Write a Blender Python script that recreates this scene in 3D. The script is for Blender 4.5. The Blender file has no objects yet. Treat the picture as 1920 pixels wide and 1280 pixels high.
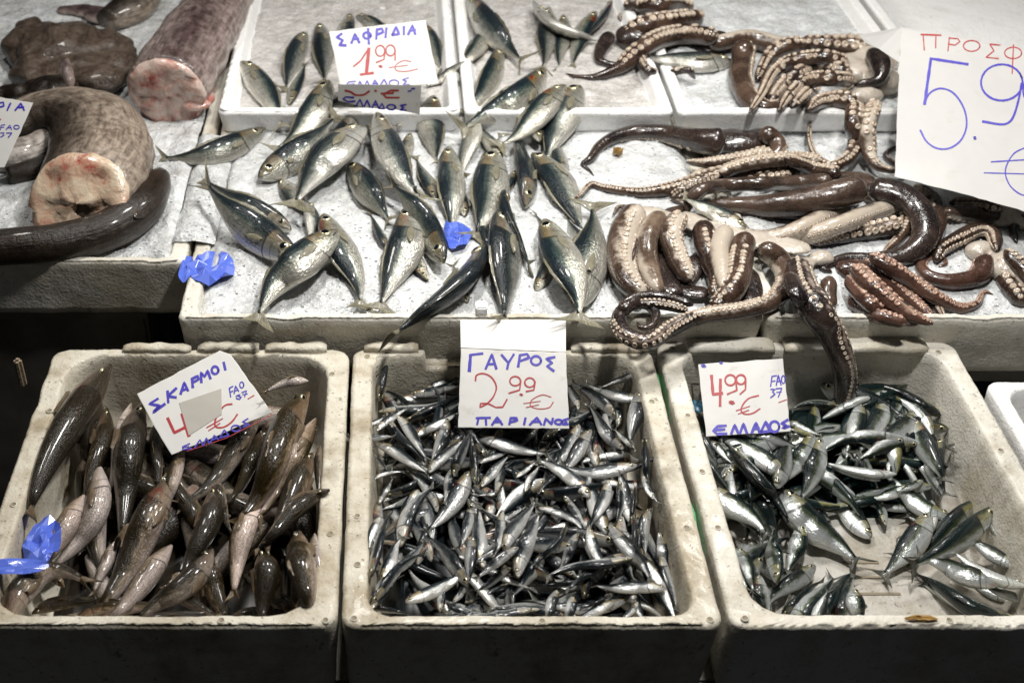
import bpy, bmesh, math, random
import numpy as np
from mathutils import Vector, noise as mn
random.seed(7); np.random.seed(7)
S = bpy.context.scene; COL = S.collection
# ---------------------------------------------------------------- camera, world, lamps, exposure
F, CX, CY = 2300., 740., 640.
TH = math.atan(1805 / F); CH = 1.127; sT, cT = math.sin(TH), math.cos(TH)
cam = bpy.data.objects.new('camera', bpy.data.cameras.new('camera')); COL.objects.link(cam)
cam.location = (0, 0, CH); cam.rotation_euler = (math.pi / 2 - TH, 0, 0)
cam.data.sensor_width = 36; cam.data.lens = F / 1920 * 36; cam.data.shift_x = (960 - CX) / 1920
cam.data.clip_start = .05; cam.data.clip_end = 100
cam.data.dof.use_dof = True; cam.data.dof.focus_distance = 1.72; cam.data.dof.aperture_fstop = 5.0
S.camera = cam
w = bpy.data.worlds.new('World'); S.world = w; w.use_nodes = True
w.node_tree.nodes['Background'].inputs[0].default_value = (.75, .85, 1, 1)
w.node_tree.nodes['Background'].inputs[1].default_value = .022
def lamp(name, loc, target, energy, size, col):
    l = bpy.data.lights.new(name, 'AREA'); l.shape = 'DISK'; l.size = size; l.energy = energy; l.color = col
    o = bpy.data.objects.new(name, l); COL.objects.link(o); o.location = loc
    o.rotation_euler = (Vector(target) - Vector(loc)).to_track_quat('-Z', 'Y').to_euler()
lamp('stall_lamp', (.85, 2.25, 1.35), (.5, 1.6, 0), 10, .22, (1, .97, .92))
lamp('stall_lamp', (.10, 1.95, 1.35), (.1, 1.4, 0), 13, .22, (1, .97, .92))
lamp('stall_lamp', (-.75, 1.95, 1.45), (-.4, 1.5, 0), 6, .22, (1, .96, .9))
lamp('stall_lamp', (.50, 1.25, 1.6), (.3, 1.15, 0), 22, .16, (1, .975, .94))
S.view_settings.view_transform = 'Standard'; S.view_settings.look = 'None'
S.view_settings.exposure = .16; S.view_settings.gamma = 1
# ---------------------------------------------------------------- pixel <-> place helpers
def at(x, y, z):
    a = (x - CX) / F; b = (CY - y) / F
    d = (a, cT + b * sT, -sT + b * cT); t = (z - CH) / d[2]
    return np.array((d[0] * t, d[1] * t, z))
def ray(x, y):
    a = (x - CX) / F; b = (CY - y) / F
    return np.array((a, cT + b * sT, -sT + b * cT))
def px(p):
    zc = p[1] * cT - (p[2] - CH) * sT; u = p[1] * sT + (p[2] - CH) * cT
    return CX + F * p[0] / zc, CY - F * u / zc
def mpp(p): return (p[1] * cT - (p[2] - CH) * sT) / F
# ---------------------------------------------------------------- node helper
class NT:
    def __init__(s, name, rough=.5, metal=0.):
        s.m = bpy.data.materials.new(name); s.m.use_nodes = True; s.t = s.m.node_tree
        s.b = s.t.nodes['Principled BSDF']; s.b.inputs['Roughness'].default_value = rough; s.b.inputs['Metallic'].default_value = metal
    def n(s, ty, **k):
        x = s.t.nodes.new(ty)
        for a, v in k.items(): setattr(x, a, v)
        return x
    def lk(s, sock, v):
        if hasattr(v, 'is_output'): s.t.links.new(v, sock)
        elif isinstance(v, (tuple, list)) and len(v) == 3 and sock.type == 'RGBA': sock.default_value = (*v, 1)
        else: sock.default_value = v
    def math(s, op, a, b=0., c=None, clamp=False):
        x = s.n('ShaderNodeMath', operation=op, use_clamp=clamp); s.lk(x.inputs[0], a); s.lk(x.inputs[1], b)
        if c is not None: s.lk(x.inputs[2], c)
        return x.outputs[0]
    def step(s, v, lo, hi):
        x = s.n('ShaderNodeMapRange', interpolation_type='SMOOTHSTEP'); s.lk(x.inputs[0], v)
        s.lk(x.inputs[1], lo); s.lk(x.inputs[2], hi); return x.outputs[0]
    def mix(s, f, a, b, mode='MIX'):
        x = s.n('ShaderNodeMix', data_type='RGBA', blend_type=mode); s.lk(x.inputs[0], f); s.lk(x.inputs[6], a); s.lk(x.inputs[7], b)
        return x.outputs[2]
    def ramp(s, f, stops):
        x = s.n('ShaderNodeValToRGB'); s.lk(x.inputs[0], f); e = x.color_ramp.elements
        while len(e) < len(stops): e.new(.5)
        for i, (p, c) in enumerate(stops): e[i].position = p; e[i].color = (*c, 1) if len(c) == 3 else c
        return x.outputs[0]
    def coord(s, out='Object'): return s.n('ShaderNodeTexCoord').outputs[out]
    def uv(s):
        x = s.n('ShaderNodeSeparateXYZ'); s.lk(x.inputs[0], s.coord('UV')); return x.outputs[0], x.outputs[1]
    def rnd(s): return s.n('ShaderNodeObjectInfo').outputs['Random']
    def comb(s, x=0., y=0., z=0.):
        c = s.n('ShaderNodeCombineXYZ'); s.lk(c.inputs[0], x); s.lk(c.inputs[1], y); s.lk(c.inputs[2], z); return c.outputs[0]
    def add(s, a, b):
        x = s.n('ShaderNodeVectorMath', operation='ADD'); s.lk(x.inputs[0], a); s.lk(x.inputs[1], b); return x.outputs[0]
    def mul(s, a, b):
        x = s.n('ShaderNodeVectorMath', operation='MULTIPLY'); s.lk(x.inputs[0], a); s.lk(x.inputs[1], b); return x.outputs[0]
    def noise(s, vec, scale, detail=3., rough=.55, w=None):
        x = s.n('ShaderNodeTexNoise')
        if w is not None: x.noise_dimensions = '4D'; s.lk(x.inputs['W'], w)
        s.lk(x.inputs['Vector'], vec); s.lk(x.inputs['Scale'], scale); s.lk(x.inputs['Detail'], detail); s.lk(x.inputs['Roughness'], rough)
        return x.outputs[0]
    def vor(s, vec, scale, feature='F1'):
        x = s.n('ShaderNodeTexVoronoi', feature=feature); s.lk(x.inputs['Vector'], vec); s.lk(x.inputs['Scale'], scale); return x.outputs[0]
    def bump(s, h, strength=.3, dist=.002, prev=None):
        x = s.n('ShaderNodeBump'); s.lk(x.inputs['Height'], h); x.inputs['Strength'].default_value = strength; x.inputs['Distance'].default_value = dist
        if prev is not None: s.lk(x.inputs['Normal'], prev)
        return x.outputs[0]
    def out(s, color=None, rough=None, normal=None, metal=None, coat=None, spec=None, sss=None, alpha=None):
        for k, v in (('Base Color', color), ('Roughness', rough), ('Normal', normal), ('Metallic', metal), ('Coat Weight', coat), ('Specular IOR Level', spec), ('Alpha', alpha)):
            if v is not None: s.lk(s.b.inputs[k], v)
        if coat is not None:
            s.b.inputs['Coat Roughness'].default_value = .08
        if sss: s.b.inputs['Subsurface Weight'].default_value = sss; s.b.inputs['Subsurface Radius'].default_value = (.01, .007, .005); s.b.inputs['Subsurface Scale'].default_value = .5
        return s.m
# ---------------------------------------------------------------- materials
def fish_mat(name, back, mid, flank, belly, headc, scales, metal=.6, v0=.30, blood=.5, bars=0., mott=.35, edge=.14, net=.25):
    N = NT(name); u, v = N.uv(); r = N.rnd(); w4 = N.math('MULTIPLY', r, 37.)
    uvc = N.comb(N.math('MULTIPLY', u, 5.), N.math('MULTIPLY', v, 2.)); ob = N.coord('UV')
    n1 = N.noise(N.comb(N.math('MULTIPLY', u, 9.), N.math('MULTIPLY', v, 5.)), 1.6, 4., .6, w4)
    n2 = N.noise(N.comb(N.math('MULTIPLY', u, 5.), N.math('MULTIPLY', v, 22.)), 1.5, 3., .6, w4)
    vw = N.math('ADD', v, N.math('MULTIPLY', N.math('SUBTRACT', n1, .5), edge * 1.6))
    vw = N.math('ADD', vw, N.math('MULTIPLY', N.math('SUBTRACT', r, .5), .10))
    c = N.ramp(vw, [(0, back), (v0, back), (v0 + .09, mid), (v0 + .2, flank), (.78, belly), (1, belly)])
    c = N.mix(mott, c, N.ramp(n2, [(.3, (.12, .12, .11)), (.6, (1, 1, 1))]), 'MULTIPLY')
    if bars:
        wv = N.math('SINE', N.math('MULTIPLY', N.math('ADD', u, N.math('MULTIPLY', n1, .06)), 105.))
        fb = N.math('MULTIPLY', N.step(wv, .2, 1.), N.math('MULTIPLY', N.step(v, .25, .5), N.step(v, .8, .55)))
        c = N.mix(N.math('MULTIPLY', fb, bars), c, N.mix(.65, c, (.02, .03, .03)))
    sv = N.vor(N.mul(ob, (scales, scales * .42, 1)), 1.)
    c = N.mix(N.math('MULTIPLY', N.step(u, .2, .26), net), c, N.ramp(sv, [(.2, (1.25, 1.25, 1.2)), (.62, (.35, .34, .33))]), 'MULTIPLY')
    # head, gill cover, mouth
    gl = N.math('ADD', .20, N.math('MULTIPLY', N.math('SINE', N.math('MULTIPLY', v, 3.14)), .035))
    hd = N.step(u, N.math('ADD', gl, .004), N.math('SUBTRACT', gl, .004))
    hcol = N.ramp(N.math('ADD', v, N.math('MULTIPLY', N.math('SUBTRACT', n1, .5), .5)), [(.1, back), (.35, headc), (.62, flank), (.95, belly)])
    c = N.mix(N.math('MULTIPLY', hd, .9), c, hcol)
    line = N.step(N.math('ABSOLUTE', N.math('SUBTRACT', u, gl)), .011, .002)
    c = N.mix(N.math('MULTIPLY', line, .75), c, (.02, .015, .012))
    gl2 = N.math('ADD', .145, N.math('MULTIPLY', N.math('SINE', N.math('MULTIPLY', v, 3.14)), .03))
    line2 = N.math('MULTIPLY', N.step(N.math('ABSOLUTE', N.math('SUBTRACT', u, gl2)), .006, .001), N.step(v, .4, .5))
    c = N.mix(N.math('MULTIPLY', line2, .5), c, (.03, .025, .02))
    mo = N.math('MULTIPLY', N.step(N.math('ABSOLUTE', N.math('SUBTRACT', v, N.math('ADD', .5, N.math('MULTIPLY', u, 1.2)))), .045, .01), N.step(u, .085, .07))
    c = N.mix(N.math('MULTIPLY', mo, .85), c, (.015, .01, .01))
    bl = N.math('MULTIPLY', N.step(N.noise(uvc, 1.5, 3., .6, N.math('ADD', w4, 9.)), .56, .72), N.step(u, .42, .15))
    bl = N.math('MULTIPLY', bl, N.math('MULTIPLY', N.step(N.math('FRACT', N.math('MULTIPLY', r, 7.31)), .35, .7), blood))
    c = N.mix(bl, c, (.22, .02, .015))
    val = N.math('ADD', .72, N.math('MULTIPLY', N.math('FRACT', N.math('MULTIPLY', r, 13.7)), .5))
    hs = N.n('ShaderNodeHueSaturation'); N.lk(hs.inputs['Value'], val); N.lk(hs.inputs['Color'], c)
    N.lk(hs.inputs['Saturation'], N.math('ADD', .8, N.math('MULTIPLY', r, .6)))
    bmp = N.bump(sv, .3 if net < .2 else .5, .0012); bmp = N.bump(N.noise(N.comb(N.math('MULTIPLY', u, 26.), N.math('MULTIPLY', v, 9.)), 1.5, 5., .7, w4), .25 if net < .2 else .55, .0018, bmp)
    mt = N.math('MULTIPLY', N.step(vw, v0, v0 + .2), metal)
    rg = N.math('ADD', .12, N.math('MULTIPLY', n1, .24))
    return N.out(hs.outputs[0], rg, bmp, mt, .4, .22)
M = {}
M['mackerel'] = fish_mat('horse_mackerel_skin', (.013, .019, .023), (.055, .072, .066), (.38, .385, .34), (.68, .66, .60), (.15, .12, .075), 60, .55, .33, .8, .28, .5)
M['anchovy'] = fish_mat('anchovy_skin', (.008, .011, .013), (.048, .058, .064), (.46, .465, .455), (.66, .66, .64), (.20, .17, .11), 46, .5, .38, .5, 0, .3, net=.1)
M['sardine'] = fish_mat('sardine_skin', (.006, .012, .012), (.055, .066, .036), (.46, .49, .49), (.68, .70, .68), (.17, .16, .085), 52, .52, .38, .5, 0, .28, net=.14)
M['lizard'] = fish_mat('lizardfish_skin', (.028, .021, .012), (.075, .056, .031), (.31, .25, .195), (.62, .53, .49), (.12, .085, .06), 85, .10, .30, .4, 0, .6, .36, net=.6)
def fin_mat(name, a, b):
    N = NT(name, .35); u, v = N.uv()
    st = N.noise(N.comb(N.math('MULTIPLY', u, 2.), N.math('MULTIPLY', v, 40.)), 1.5, 2.)
    al = N.math('ADD', .62, N.math('MULTIPLY', st, .5), clamp=True)
    return N.out(N.ramp(st, [(.35, a), (.65, b)]), .35, N.bump(st, .5, .001), 0., .3, alpha=al)
M['fin'] = fin_mat('fish_fin', (.09, .08, .05), (.30, .28, .20))
M['fin_dark'] = fin_mat('dark_fish_fin', (.02, .022, .02), (.10, .10, .075))
M['fin_brown'] = fin_mat('brown_fish_fin', (.05, .035, .02), (.22, .15, .08))
def plain(name, col, rough=.4, coat=0., metal=0., sss=None):
    N = NT(name); return N.out(col, rough, None, metal, coat, sss=sss)
M['iris'] = plain('fish_iris', (.42, .38, .24), .2, .8, .5)
M['pupil'] = plain('fish_pupil', (.004, .005, .006), .05, 1.)
def foam_mat(name, col, dirt, amount, dark=.6):
    N = NT(name); o = N.coord('Object')
    n1 = N.noise(o, 9., 5., .65); n2 = N.noise(o, 42., 5., .7); n3 = N.noise(N.mul(o, (1, 1, .25)), 16., 4., .6)
    c = N.mix(N.math('MULTIPLY', N.step(n1, .42, .72), amount), col, dirt)
    c = N.mix(N.math('MULTIPLY', N.step(n3, .52, .8), amount * .8), c, (dirt[0] * .55, dirt[1] * .5, dirt[2] * .4))
    c = N.mix(N.math('MULTIPLY', N.step(n2, .60, .74), dark * amount), c, (.06, .05, .03))
    b = N.vor(o, 230.); pits = N.step(N.noise(o, 170., 2., .5), .66, .73)
    sp_ = N.step(N.noise(o, 420., 2., .5), .62, .70)
    c = N.mix(N.math('MULTIPLY', pits, .6 * amount + .1), c, (.08, .065, .045)); c = N.mix(N.math('MULTIPLY', sp_, .45 * amount), c, (.14, .11, .07))
    bm_ = N.bump(b, .30, .0016); bm_ = N.bump(N.math('SUBTRACT', N.noise(o, 60., 4.), pits), .45, .003, bm_)
    return N.out(c, .62, bm_, 0., .06)
M['foam_old'] = foam_mat('weathered_polystyrene', (.57, .535, .445), (.27, .21, .125), .9, .9)
M['foam_mid'] = foam_mat('stained_polystyrene', (.64, .615, .545), (.36, .31, .215), .7, .8)
M['foam_floor'] = foam_mat('dirty_wet_polystyrene_floor', (.44, .425, .385), (.26, .22, .16), .8, .8)
M['foam_new'] = foam_mat('clean_polystyrene', (.80, .80, .79), (.62, .60, .56), .3, .2)
def ice_mat(name, col):
    N = NT(name); o = N.coord('Object')
    n = N.noise(o, 14., 4., .6); v = N.vor(o, 190.); v2 = N.vor(o, 75.); n2 = N.noise(o, 120., 3., .6)
    c = N.mix(N.step(n, .35, .7), col, (col[0] * .74, col[1] * .73, col[2] * .71))
    c = N.mix(N.math('MULTIPLY', N.step(n2, .6, .75), .35), c, (.86, .87, .88))
    cl = N.n('ShaderNodeTexVoronoi'); N.lk(cl.inputs['Vector'], o); N.lk(cl.inputs['Scale'], 150.); sx = N.n('ShaderNodeSeparateXYZ'); N.lk(sx.inputs[0], cl.outputs['Color'])
    c = N.mix(.28, c, N.ramp(sx.outputs[0], [(.1, (.62, .63, .64)), (.55, (1, 1, 1)), (.95, (1.25, 1.25, 1.25))]), 'MULTIPLY')
    bm_ = N.bump(v, .5, .002); bm_ = N.bump(N.noise(o, 55., 4., .6), .7, .008, bm_); bm_ = N.bump(v2, .5, .0035, bm_)
    return N.out(c, N.math('ADD', .10, N.math('MULTIPLY', n2, .35)), bm_, 0., .25, .6, .25)
M['ice'] = ice_mat('crushed_ice', (.62, .635, .64))
NI = NT('ice_chip', .12); NI.b.inputs['Transmission Weight'].default_value = .12; NI.b.inputs['IOR'].default_value = 1.31; M['ice_chip'] = NI.out((.64, .66, .67), .2)
M['ice_melt'] = ice_mat('melting_pinkish_ice', (.56, .54, .52))
def octo_mat(name, dark, dark2, pale, thr, blur=.12):
    N = NT(name); u, v = N.uv(); o = N.coord('Object')
    n = N.noise(o, 60., 4., .65); n2 = N.noise(o, 22., 3.); sp = N.vor(o, 260.)
    k = N.math('ADD', v, N.math('MULTIPLY', N.math('SUBTRACT', n, .5), .6)); k = N.math('ADD', k, N.math('MULTIPLY', N.math('SUBTRACT', n2, .5), .45))
    d = N.mix(N.step(n2, .35, .65), dark, dark2); d = N.mix(N.math('MULTIPLY', N.step(sp, .35, .1), .25), d, (.28, .20, .14))
    c = N.mix(N.step(k, thr - blur, thr + blur), d, pale)
    b = N.bump(N.noise(o, 170., 4.), .5, .0018); b = N.bump(N.noise(o, 45., 3.), .6, .004, b)
    return N.out(c, N.math('ADD', .14, N.math('MULTIPLY', n, .16)), b, 0., .55, .4)
M['octo'] = octo_mat('octopus_skin', (.020, .011, .008), (.065, .038, .026), (.42, .35, .28), 1.12)
M['octo_pale'] = octo_mat('pale_octopus_arm_skin', (.034, .020, .014), (.085, .054, .038), (.46, .40, .33), .74)
M['octo_white'] = octo_mat('cream_octopus_arm_skin', (.07, .045, .03), (.17, .12, .085), (.44, .38, .31), .42, .16)
M['octo_dark'] = octo_mat('dark_octopus_skin', (.012, .009, .009), (.038, .025, .021), (.40, .32, .26), 1.02)
M['octo_red'] = octo_mat('reddish_octopus_skin', (.034, .016, .012), (.095, .048, .034), (.42, .29, .22), .98)
M['octo_brown'] = octo_mat('smooth_brown_octopus_skin', (.032, .021, .016), (.080, .053, .040), (.4, .33, .26), 1.0)
def flesh(name, a, b, c_, sc=30.):
    N = NT(name); o = N.coord('Object'); n = N.noise(o, sc, 5., .65); n2 = N.noise(o, 150., 3.)
    c = N.ramp(n, [(.30, a), (.44, b), (.60, c_)])
    return N.out(c, .22, N.bump(N.math('ADD', n, N.math('MULTIPLY', n2, .3)), .6, .006), 0., .6, sss=.15)
M['sucker'] = flesh('octopus_sucker', (.24, .16, .11), (.40, .315, .24), (.50, .42, .335), 60.)
M['sucker_red'] = flesh('reddish_octopus_sucker', (.22, .11, .08), (.34, .20, .145), (.42, .28, .21), 60.)
M['web'] = flesh('pale_octopus_flesh', (.28, .21, .16), (.42, .37, .31), (.50, .45, .385))
M['cut'] = flesh('cut_fish_flesh', (.30, .04, .03), (.46, .30, .21), (.56, .46, .34), 24.)
M['cut_red'] = flesh('raw_red_fish_flesh', (.30, .03, .03), (.46, .26, .21), (.56, .45, .39), 30.)
def eel_mat(name, back, side, belly, v0, edge=.2):
    N = NT(name); u, v = N.uv(); o = N.coord('Object')
    n = N.noise(o, 18., 5., .65); n2 = N.noise(o, 75., 4., .65)
    st = N.noise(N.comb(N.math('MULTIPLY', u, 5.), N.math('MULTIPLY', v, 16.)), 1.3, 5., .7)
    k = N.math('ADD', v, N.math('MULTIPLY', N.math('SUBTRACT', n, .5), edge * 2))
    c = N.ramp(k, [(0, back), (v0, side), (min(.97, v0 + .28), belly), (1, belly)])
    c = N.mix(.7, c, N.ramp(n2, [(.36, (.3, .27, .25)), (.58, (1, 1, 1))]), 'MULTIPLY')
    c = N.mix(.7, c, N.ramp(st, [(.38, (.25, .22, .2)), (.56, (1, 1, 1))]), 'MULTIPLY')
    n3 = N.noise(o, 260., 3.); b = N.bump(n2, .55, .004); b = N.bump(st, .5, .004, b); b = N.bump(n3, .4, .0012, b)
    return N.out(c, N.math('ADD', .22, N.math('MULTIPLY', n, .2)), b, 0., .25, .32)
M['eel'] = eel_mat('brown_eel_skin', (.020, .0125, .0075), (.032, .021, .013), (.12, .085, .06), .6)
M['eel_grey'] = eel_mat('grey_eel_skin', (.010, .007, .0045), (.058, .043, .032), (.33, .27, .215), .40)
M['eel_pink'] = eel_mat('pinkish_eel_skin', (.09, .06, .058), (.34, .27, .25), (.54, .45, .41), .28)
M['eel_pale'] = eel_mat('pale_eel_belly', (.32, .28, .25), (.5, .46, .42), (.6, .56, .52), .3)
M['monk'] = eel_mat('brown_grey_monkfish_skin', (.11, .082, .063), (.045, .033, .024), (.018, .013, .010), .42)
def paper_mat(name, col, d):
    N = NT(name); o = N.coord('Object'); n = N.noise(o, 30., 5., .65); n2 = N.noise(o, 8., 3.)
    c = N.mix(N.math('MULTIPLY', N.step(n, .58, .8), d), col, (.36, .32, .25)); c = N.mix(N.math('MULTIPLY', N.step(n2, .4, .7), .22), c, (.58, .56, .53))
    return N.out(c, .5, N.bump(n2, .3, .01), 0., .05)
M['paper'] = paper_mat('white_card', (.57, .565, .545), .6)
M['paper_sheet'] = paper_mat('thin_white_paper', (.44, .435, .425), .5)
M['card_grey'] = paper_mat('grey_cardboard', (.36, .34, .30), .4)
M['blue_ink'] = plain('blue_marker_ink', (.035, .022, .36), .45)
M['red_ink'] = plain('red_marker_ink', (.34, .014, .018), .45)
M['tape'] = plain('blue_plastic', (.09, .15, .60), .22, .5)
M['tape_teal'] = plain('teal_plastic', (.02, .10, .17), .3, .3)
M['green'] = plain('green_plastic', (.02, .32, .09), .35, .3)
def metal_mat():
    N = NT('dull_grey_metal', .45, .6); o = N.coord('Object'); n = N.noise(o, 12., 4.)
    return N.out(N.ramp(n, [(.3, (.10, .095, .08)), (.7, (.20, .19, .165))]), .5, N.bump(n, .2, .003), .5)
M['metal'] = metal_mat()
M['ground'] = foam_mat('dark_wet_ground', (.035, .032, .03), (.02, .02, .02), .5)
M['wood'] = foam_mat('pale_rough_wood', (.30, .24, .16), (.18, .13, .08), .6)
M['recess_shade'] = plain('painted_recess_shade', (.20, .165, .11), .6)  # shade of a recess put into the colour, for drain slots and mould marks
M['weed'] = plain('orange_brown_scrap', (.30, .17, .04), .5)
# ---------------------------------------------------------------- object helpers
def mk(name, verts, faces, mats, parent=None, vuv=None, fmat=None, smooth=True):
    me = bpy.data.meshes.new(name); me.from_pydata([tuple(map(float, v)) for v in verts], [], faces)
    for m in (mats if isinstance(mats, list) else [mats]): me.materials.append(M[m])
    if vuv is not None:
        lay = me.uv_layers.new(name='UVMap'); idx = np.empty(len(me.loops), dtype=np.int32); me.loops.foreach_get('vertex_index', idx)
        lay.data.foreach_set('uv', np.asarray(vuv, dtype=np.float32)[idx].ravel())
    if fmat is not None: me.polygons.foreach_set('material_index', np.asarray(fmat, dtype=np.int32))
    if smooth: me.polygons.foreach_set('use_smooth', np.ones(len(me.polygons), dtype=bool))
    me.update(); o = bpy.data.objects.new(name, me); COL.objects.link(o)
    if parent is not None: o.parent = parent
    return o
def recentre(o, c):            # put the origin of a thing (and its parts) on its own base
    for q in [o] + list(o.children_recursive):
        if q.type == 'MESH':
            a = np.empty(len(q.data.vertices) * 3); q.data.vertices.foreach_get('co', a); a = a.reshape(-1, 3) - c; q.data.vertices.foreach_set('co', a.ravel()); q.data.update()
    o.location = [float(k) for k in c]
def tag(o, label=None, cat=None, group=None, kind=None):
    if label: o['label'] = label
    if cat: o['category'] = cat
    if group: o['group'] = group
    if kind: o['kind'] = kind
    return o
def ringfaces(n, m, closed=True, off=0):
    f = []
    for i in range(n - 1):
        for k in range(m if closed else m - 1):
            k2 = (k + 1) % m; f.append((off + i * m + k, off + i * m + k2, off + (i + 1) * m + k2, off + (i + 1) * m + k))
    return f
def unit(v): return v / (np.linalg.norm(v, axis=-1, keepdims=True) + 1e-12)
def frames(P):
    T = unit(np.gradient(P, axis=0)); Z = np.array((0, 0, 1.)); l = np.cross(Z, T); bad = np.linalg.norm(l, axis=1) < 1e-3
    l[bad] = (1, 0, 0); l = unit(l); return T, l, np.cross(T, l)
# ---------------------------------------------------------------- height field of everything laid down so far
GX0, GY0, GR = -1.3, .75, .003; GW, GH = 950, 700
HM = np.full((GH, GW), -.5)
def gi(x, y): return np.clip(((np.asarray(y) - GY0) / GR).astype(int), 0, GH - 1), np.clip(((np.asarray(x) - GX0) / GR).astype(int), 0, GW - 1)
def hget(x, y): i, j = gi(x, y); return HM[i, j]
def hfill(x0, x1, y0, y1, fn):
    i0, j0 = gi(x0, y0); i1, j1 = gi(x1, y1)
    for i in range(int(i0), int(i1) + 1):
        for j in range(int(j0), int(j1) + 1):
            HM[i, j] = fn(GX0 + j * GR, GY0 + i * GR) if callable(fn) else fn
KS = np.array((-.7, -.35, 0, .35, .7))
def rest(P, tv, wv, flex=.6, pen=.25, line=True):
    """P (N,3) path; tv/wv vertical and sideways half extents -> resting centre heights."""
    d = unit(np.gradient(P[:, :2], axis=0)); l = np.stack((-d[:, 1], d[:, 0]), 1)
    req = np.full(len(P), -9.)
    for k in KS:
        q = P[:, :2] + l * (k * wv)[:, None]; req = np.maximum(req, hget(q[:, 0], q[:, 1]) + tv * math.sqrt(1 - k * k))
    if not line:
        c = req - pen * tv; st_ = np.mean(np.linalg.norm(np.diff(P[:, :2], axis=0), axis=1)); k = max(2, int(3.2 * tv.mean() / st_))
        for _ in range(2):                     # a soft body bridges the dips and sinks a little over the bumps
            w_ = np.hanning(2 * k + 3)[1:-1]; w_ /= w_.sum(); c = np.convolve(np.pad(c, k, mode='edge'), w_, mode='valid')
        return c
    s = np.concatenate(([0], np.cumsum(np.linalg.norm(np.diff(P[:, :2], axis=0), axis=1)))); core = slice(0, max(3, int(len(P) * .85)))
    best = None
    for m in np.linspace(-.4, .4, 21):
        a = np.max((req - m * s)[core]); e = a + m * s[core].mean() + .002 * abs(m)
        if best is None or e < best[0]: best = (e, a + m * s)
    gap = best[1] - req; p = np.pad(gap, 2, mode='edge'); sm = (p[:-4] + p[1:-3] + p[2:-2] + p[3:-1] + p[4:]) / 5
    return best[1] - flex * np.clip(sm, -.004, .03) - pen * tv.max() * .5
def stamp(P, tv, wv):
    n = max(4, int(np.linalg.norm(P[-1] - P[0]) / GR * 1.6) + 12); t = np.linspace(0, len(P) - 1, n)
    f = lambda a: np.interp(t, np.arange(len(P)), a)
    Q = np.stack([f(P[:, i]) for i in range(3)], 1); tv, wv = f(tv), f(wv); d = unit(np.gradient(Q[:, :2], axis=0)); l = np.stack((-d[:, 1], d[:, 0]), 1)
    for k in np.linspace(-.95, .95, 15):
        q = Q[:, :2] + l * (k * wv)[:, None]; i, j = gi(q[:, 0], q[:, 1]); np.maximum.at(HM, (i, j), Q[:, 2] + tv * math.sqrt(1 - k * k))
# ---------------------------------------------------------------- fish
SPEC = {
 'mackerel': dict(fat=1.18, mat='mackerel', fin='fin', prof=[(0, .016, .014, .010), (.03, .042, .038, .024), (.08, .068, .064, .038), (.15, .089, .086, .048), (.25, .104, .108, .056), (.36, .110, .120, .060), (.5, .098, .104, .052), (.63, .070, .073, .040), (.75, .038, .041, .025), (.83, .018, .020, .014), (.88, .015, .015, .007)],
   eye=(.098, .026, .033), tail=.165, pect=(.25, .14), dors=(.36, .8, .035)),
 'anchovy': dict(fat=1.14, mat='anchovy', fin='fin_dark', prof=[(0, .014, .012, .010), (.03, .034, .030, .022), (.09, .053, .048, .034), (.17, .068, .066, .042), (.28, .078, .084, .047), (.42, .078, .088, .046), (.56, .066, .072, .040), (.70, .045, .047, .029), (.80, .026, .027, .018), (.88, .015, .015, .008)],
   eye=(.072, .016, .025), tail=.10, pect=None, dors=None),
 'sardine': dict(fat=1.28, mat='sardine', fin='fin_dark', prof=[(0, .015, .014, .010), (.03, .035, .034, .022), (.09, .055, .054, .036), (.17, .072, .075, .046), (.28, .082, .092, .052), (.42, .082, .096, .052), (.56, .068, .078, .044), (.70, .044, .049, .032), (.80, .026, .027, .020), (.88, .015, .015, .009)],
   eye=(.085, .020, .023), tail=.11, pect=None, dors=(.4, .55, .03)),
 'lizard': dict(fat=1.0, mat='lizard', fin='fin_brown', prof=[(0, .010, .009, .012), (.04, .026, .024, .028), (.10, .048, .043, .050), (.18, .074, .064, .070), (.28, .084, .078, .080), (.42, .080, .078, .076), (.58, .064, .060, .060), (.72, .044, .040, .042), (.82, .028, .026, .026), (.88, .020, .020, .014)],
   eye=(.080, .032, .019), tail=.09, pect=(.24, .14), dors=(.36, .5, .05)),
}
MSEG = 14
def rollang(code, d, sp=''):
    """side code on the picture -> roll; d = picture direction head->tail (y down)"""
    if code == 'B': return random.uniform(-.3, .3) if sp != 'lizard' else random.choice((-1, 1)) * random.uniform(.15, .75)
    if code == 'V': return math.pi + random.uniform(-.35, .35)
    L = np.array((d[1], -d[0])); vec = {'L': (-1, 0), 'R': (1, 0), 'U': (0, -1), 'D': (0, 1)}[code[0]]
    sg = 1 if L[0] * vec[0] + L[1] * vec[1] >= 0 else -1
    a = {'': 80, 'B': 42, 'V': 122}[code[1:]]
    return sg * math.radians(a + random.uniform(-8, 8))
FISH = []
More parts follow.
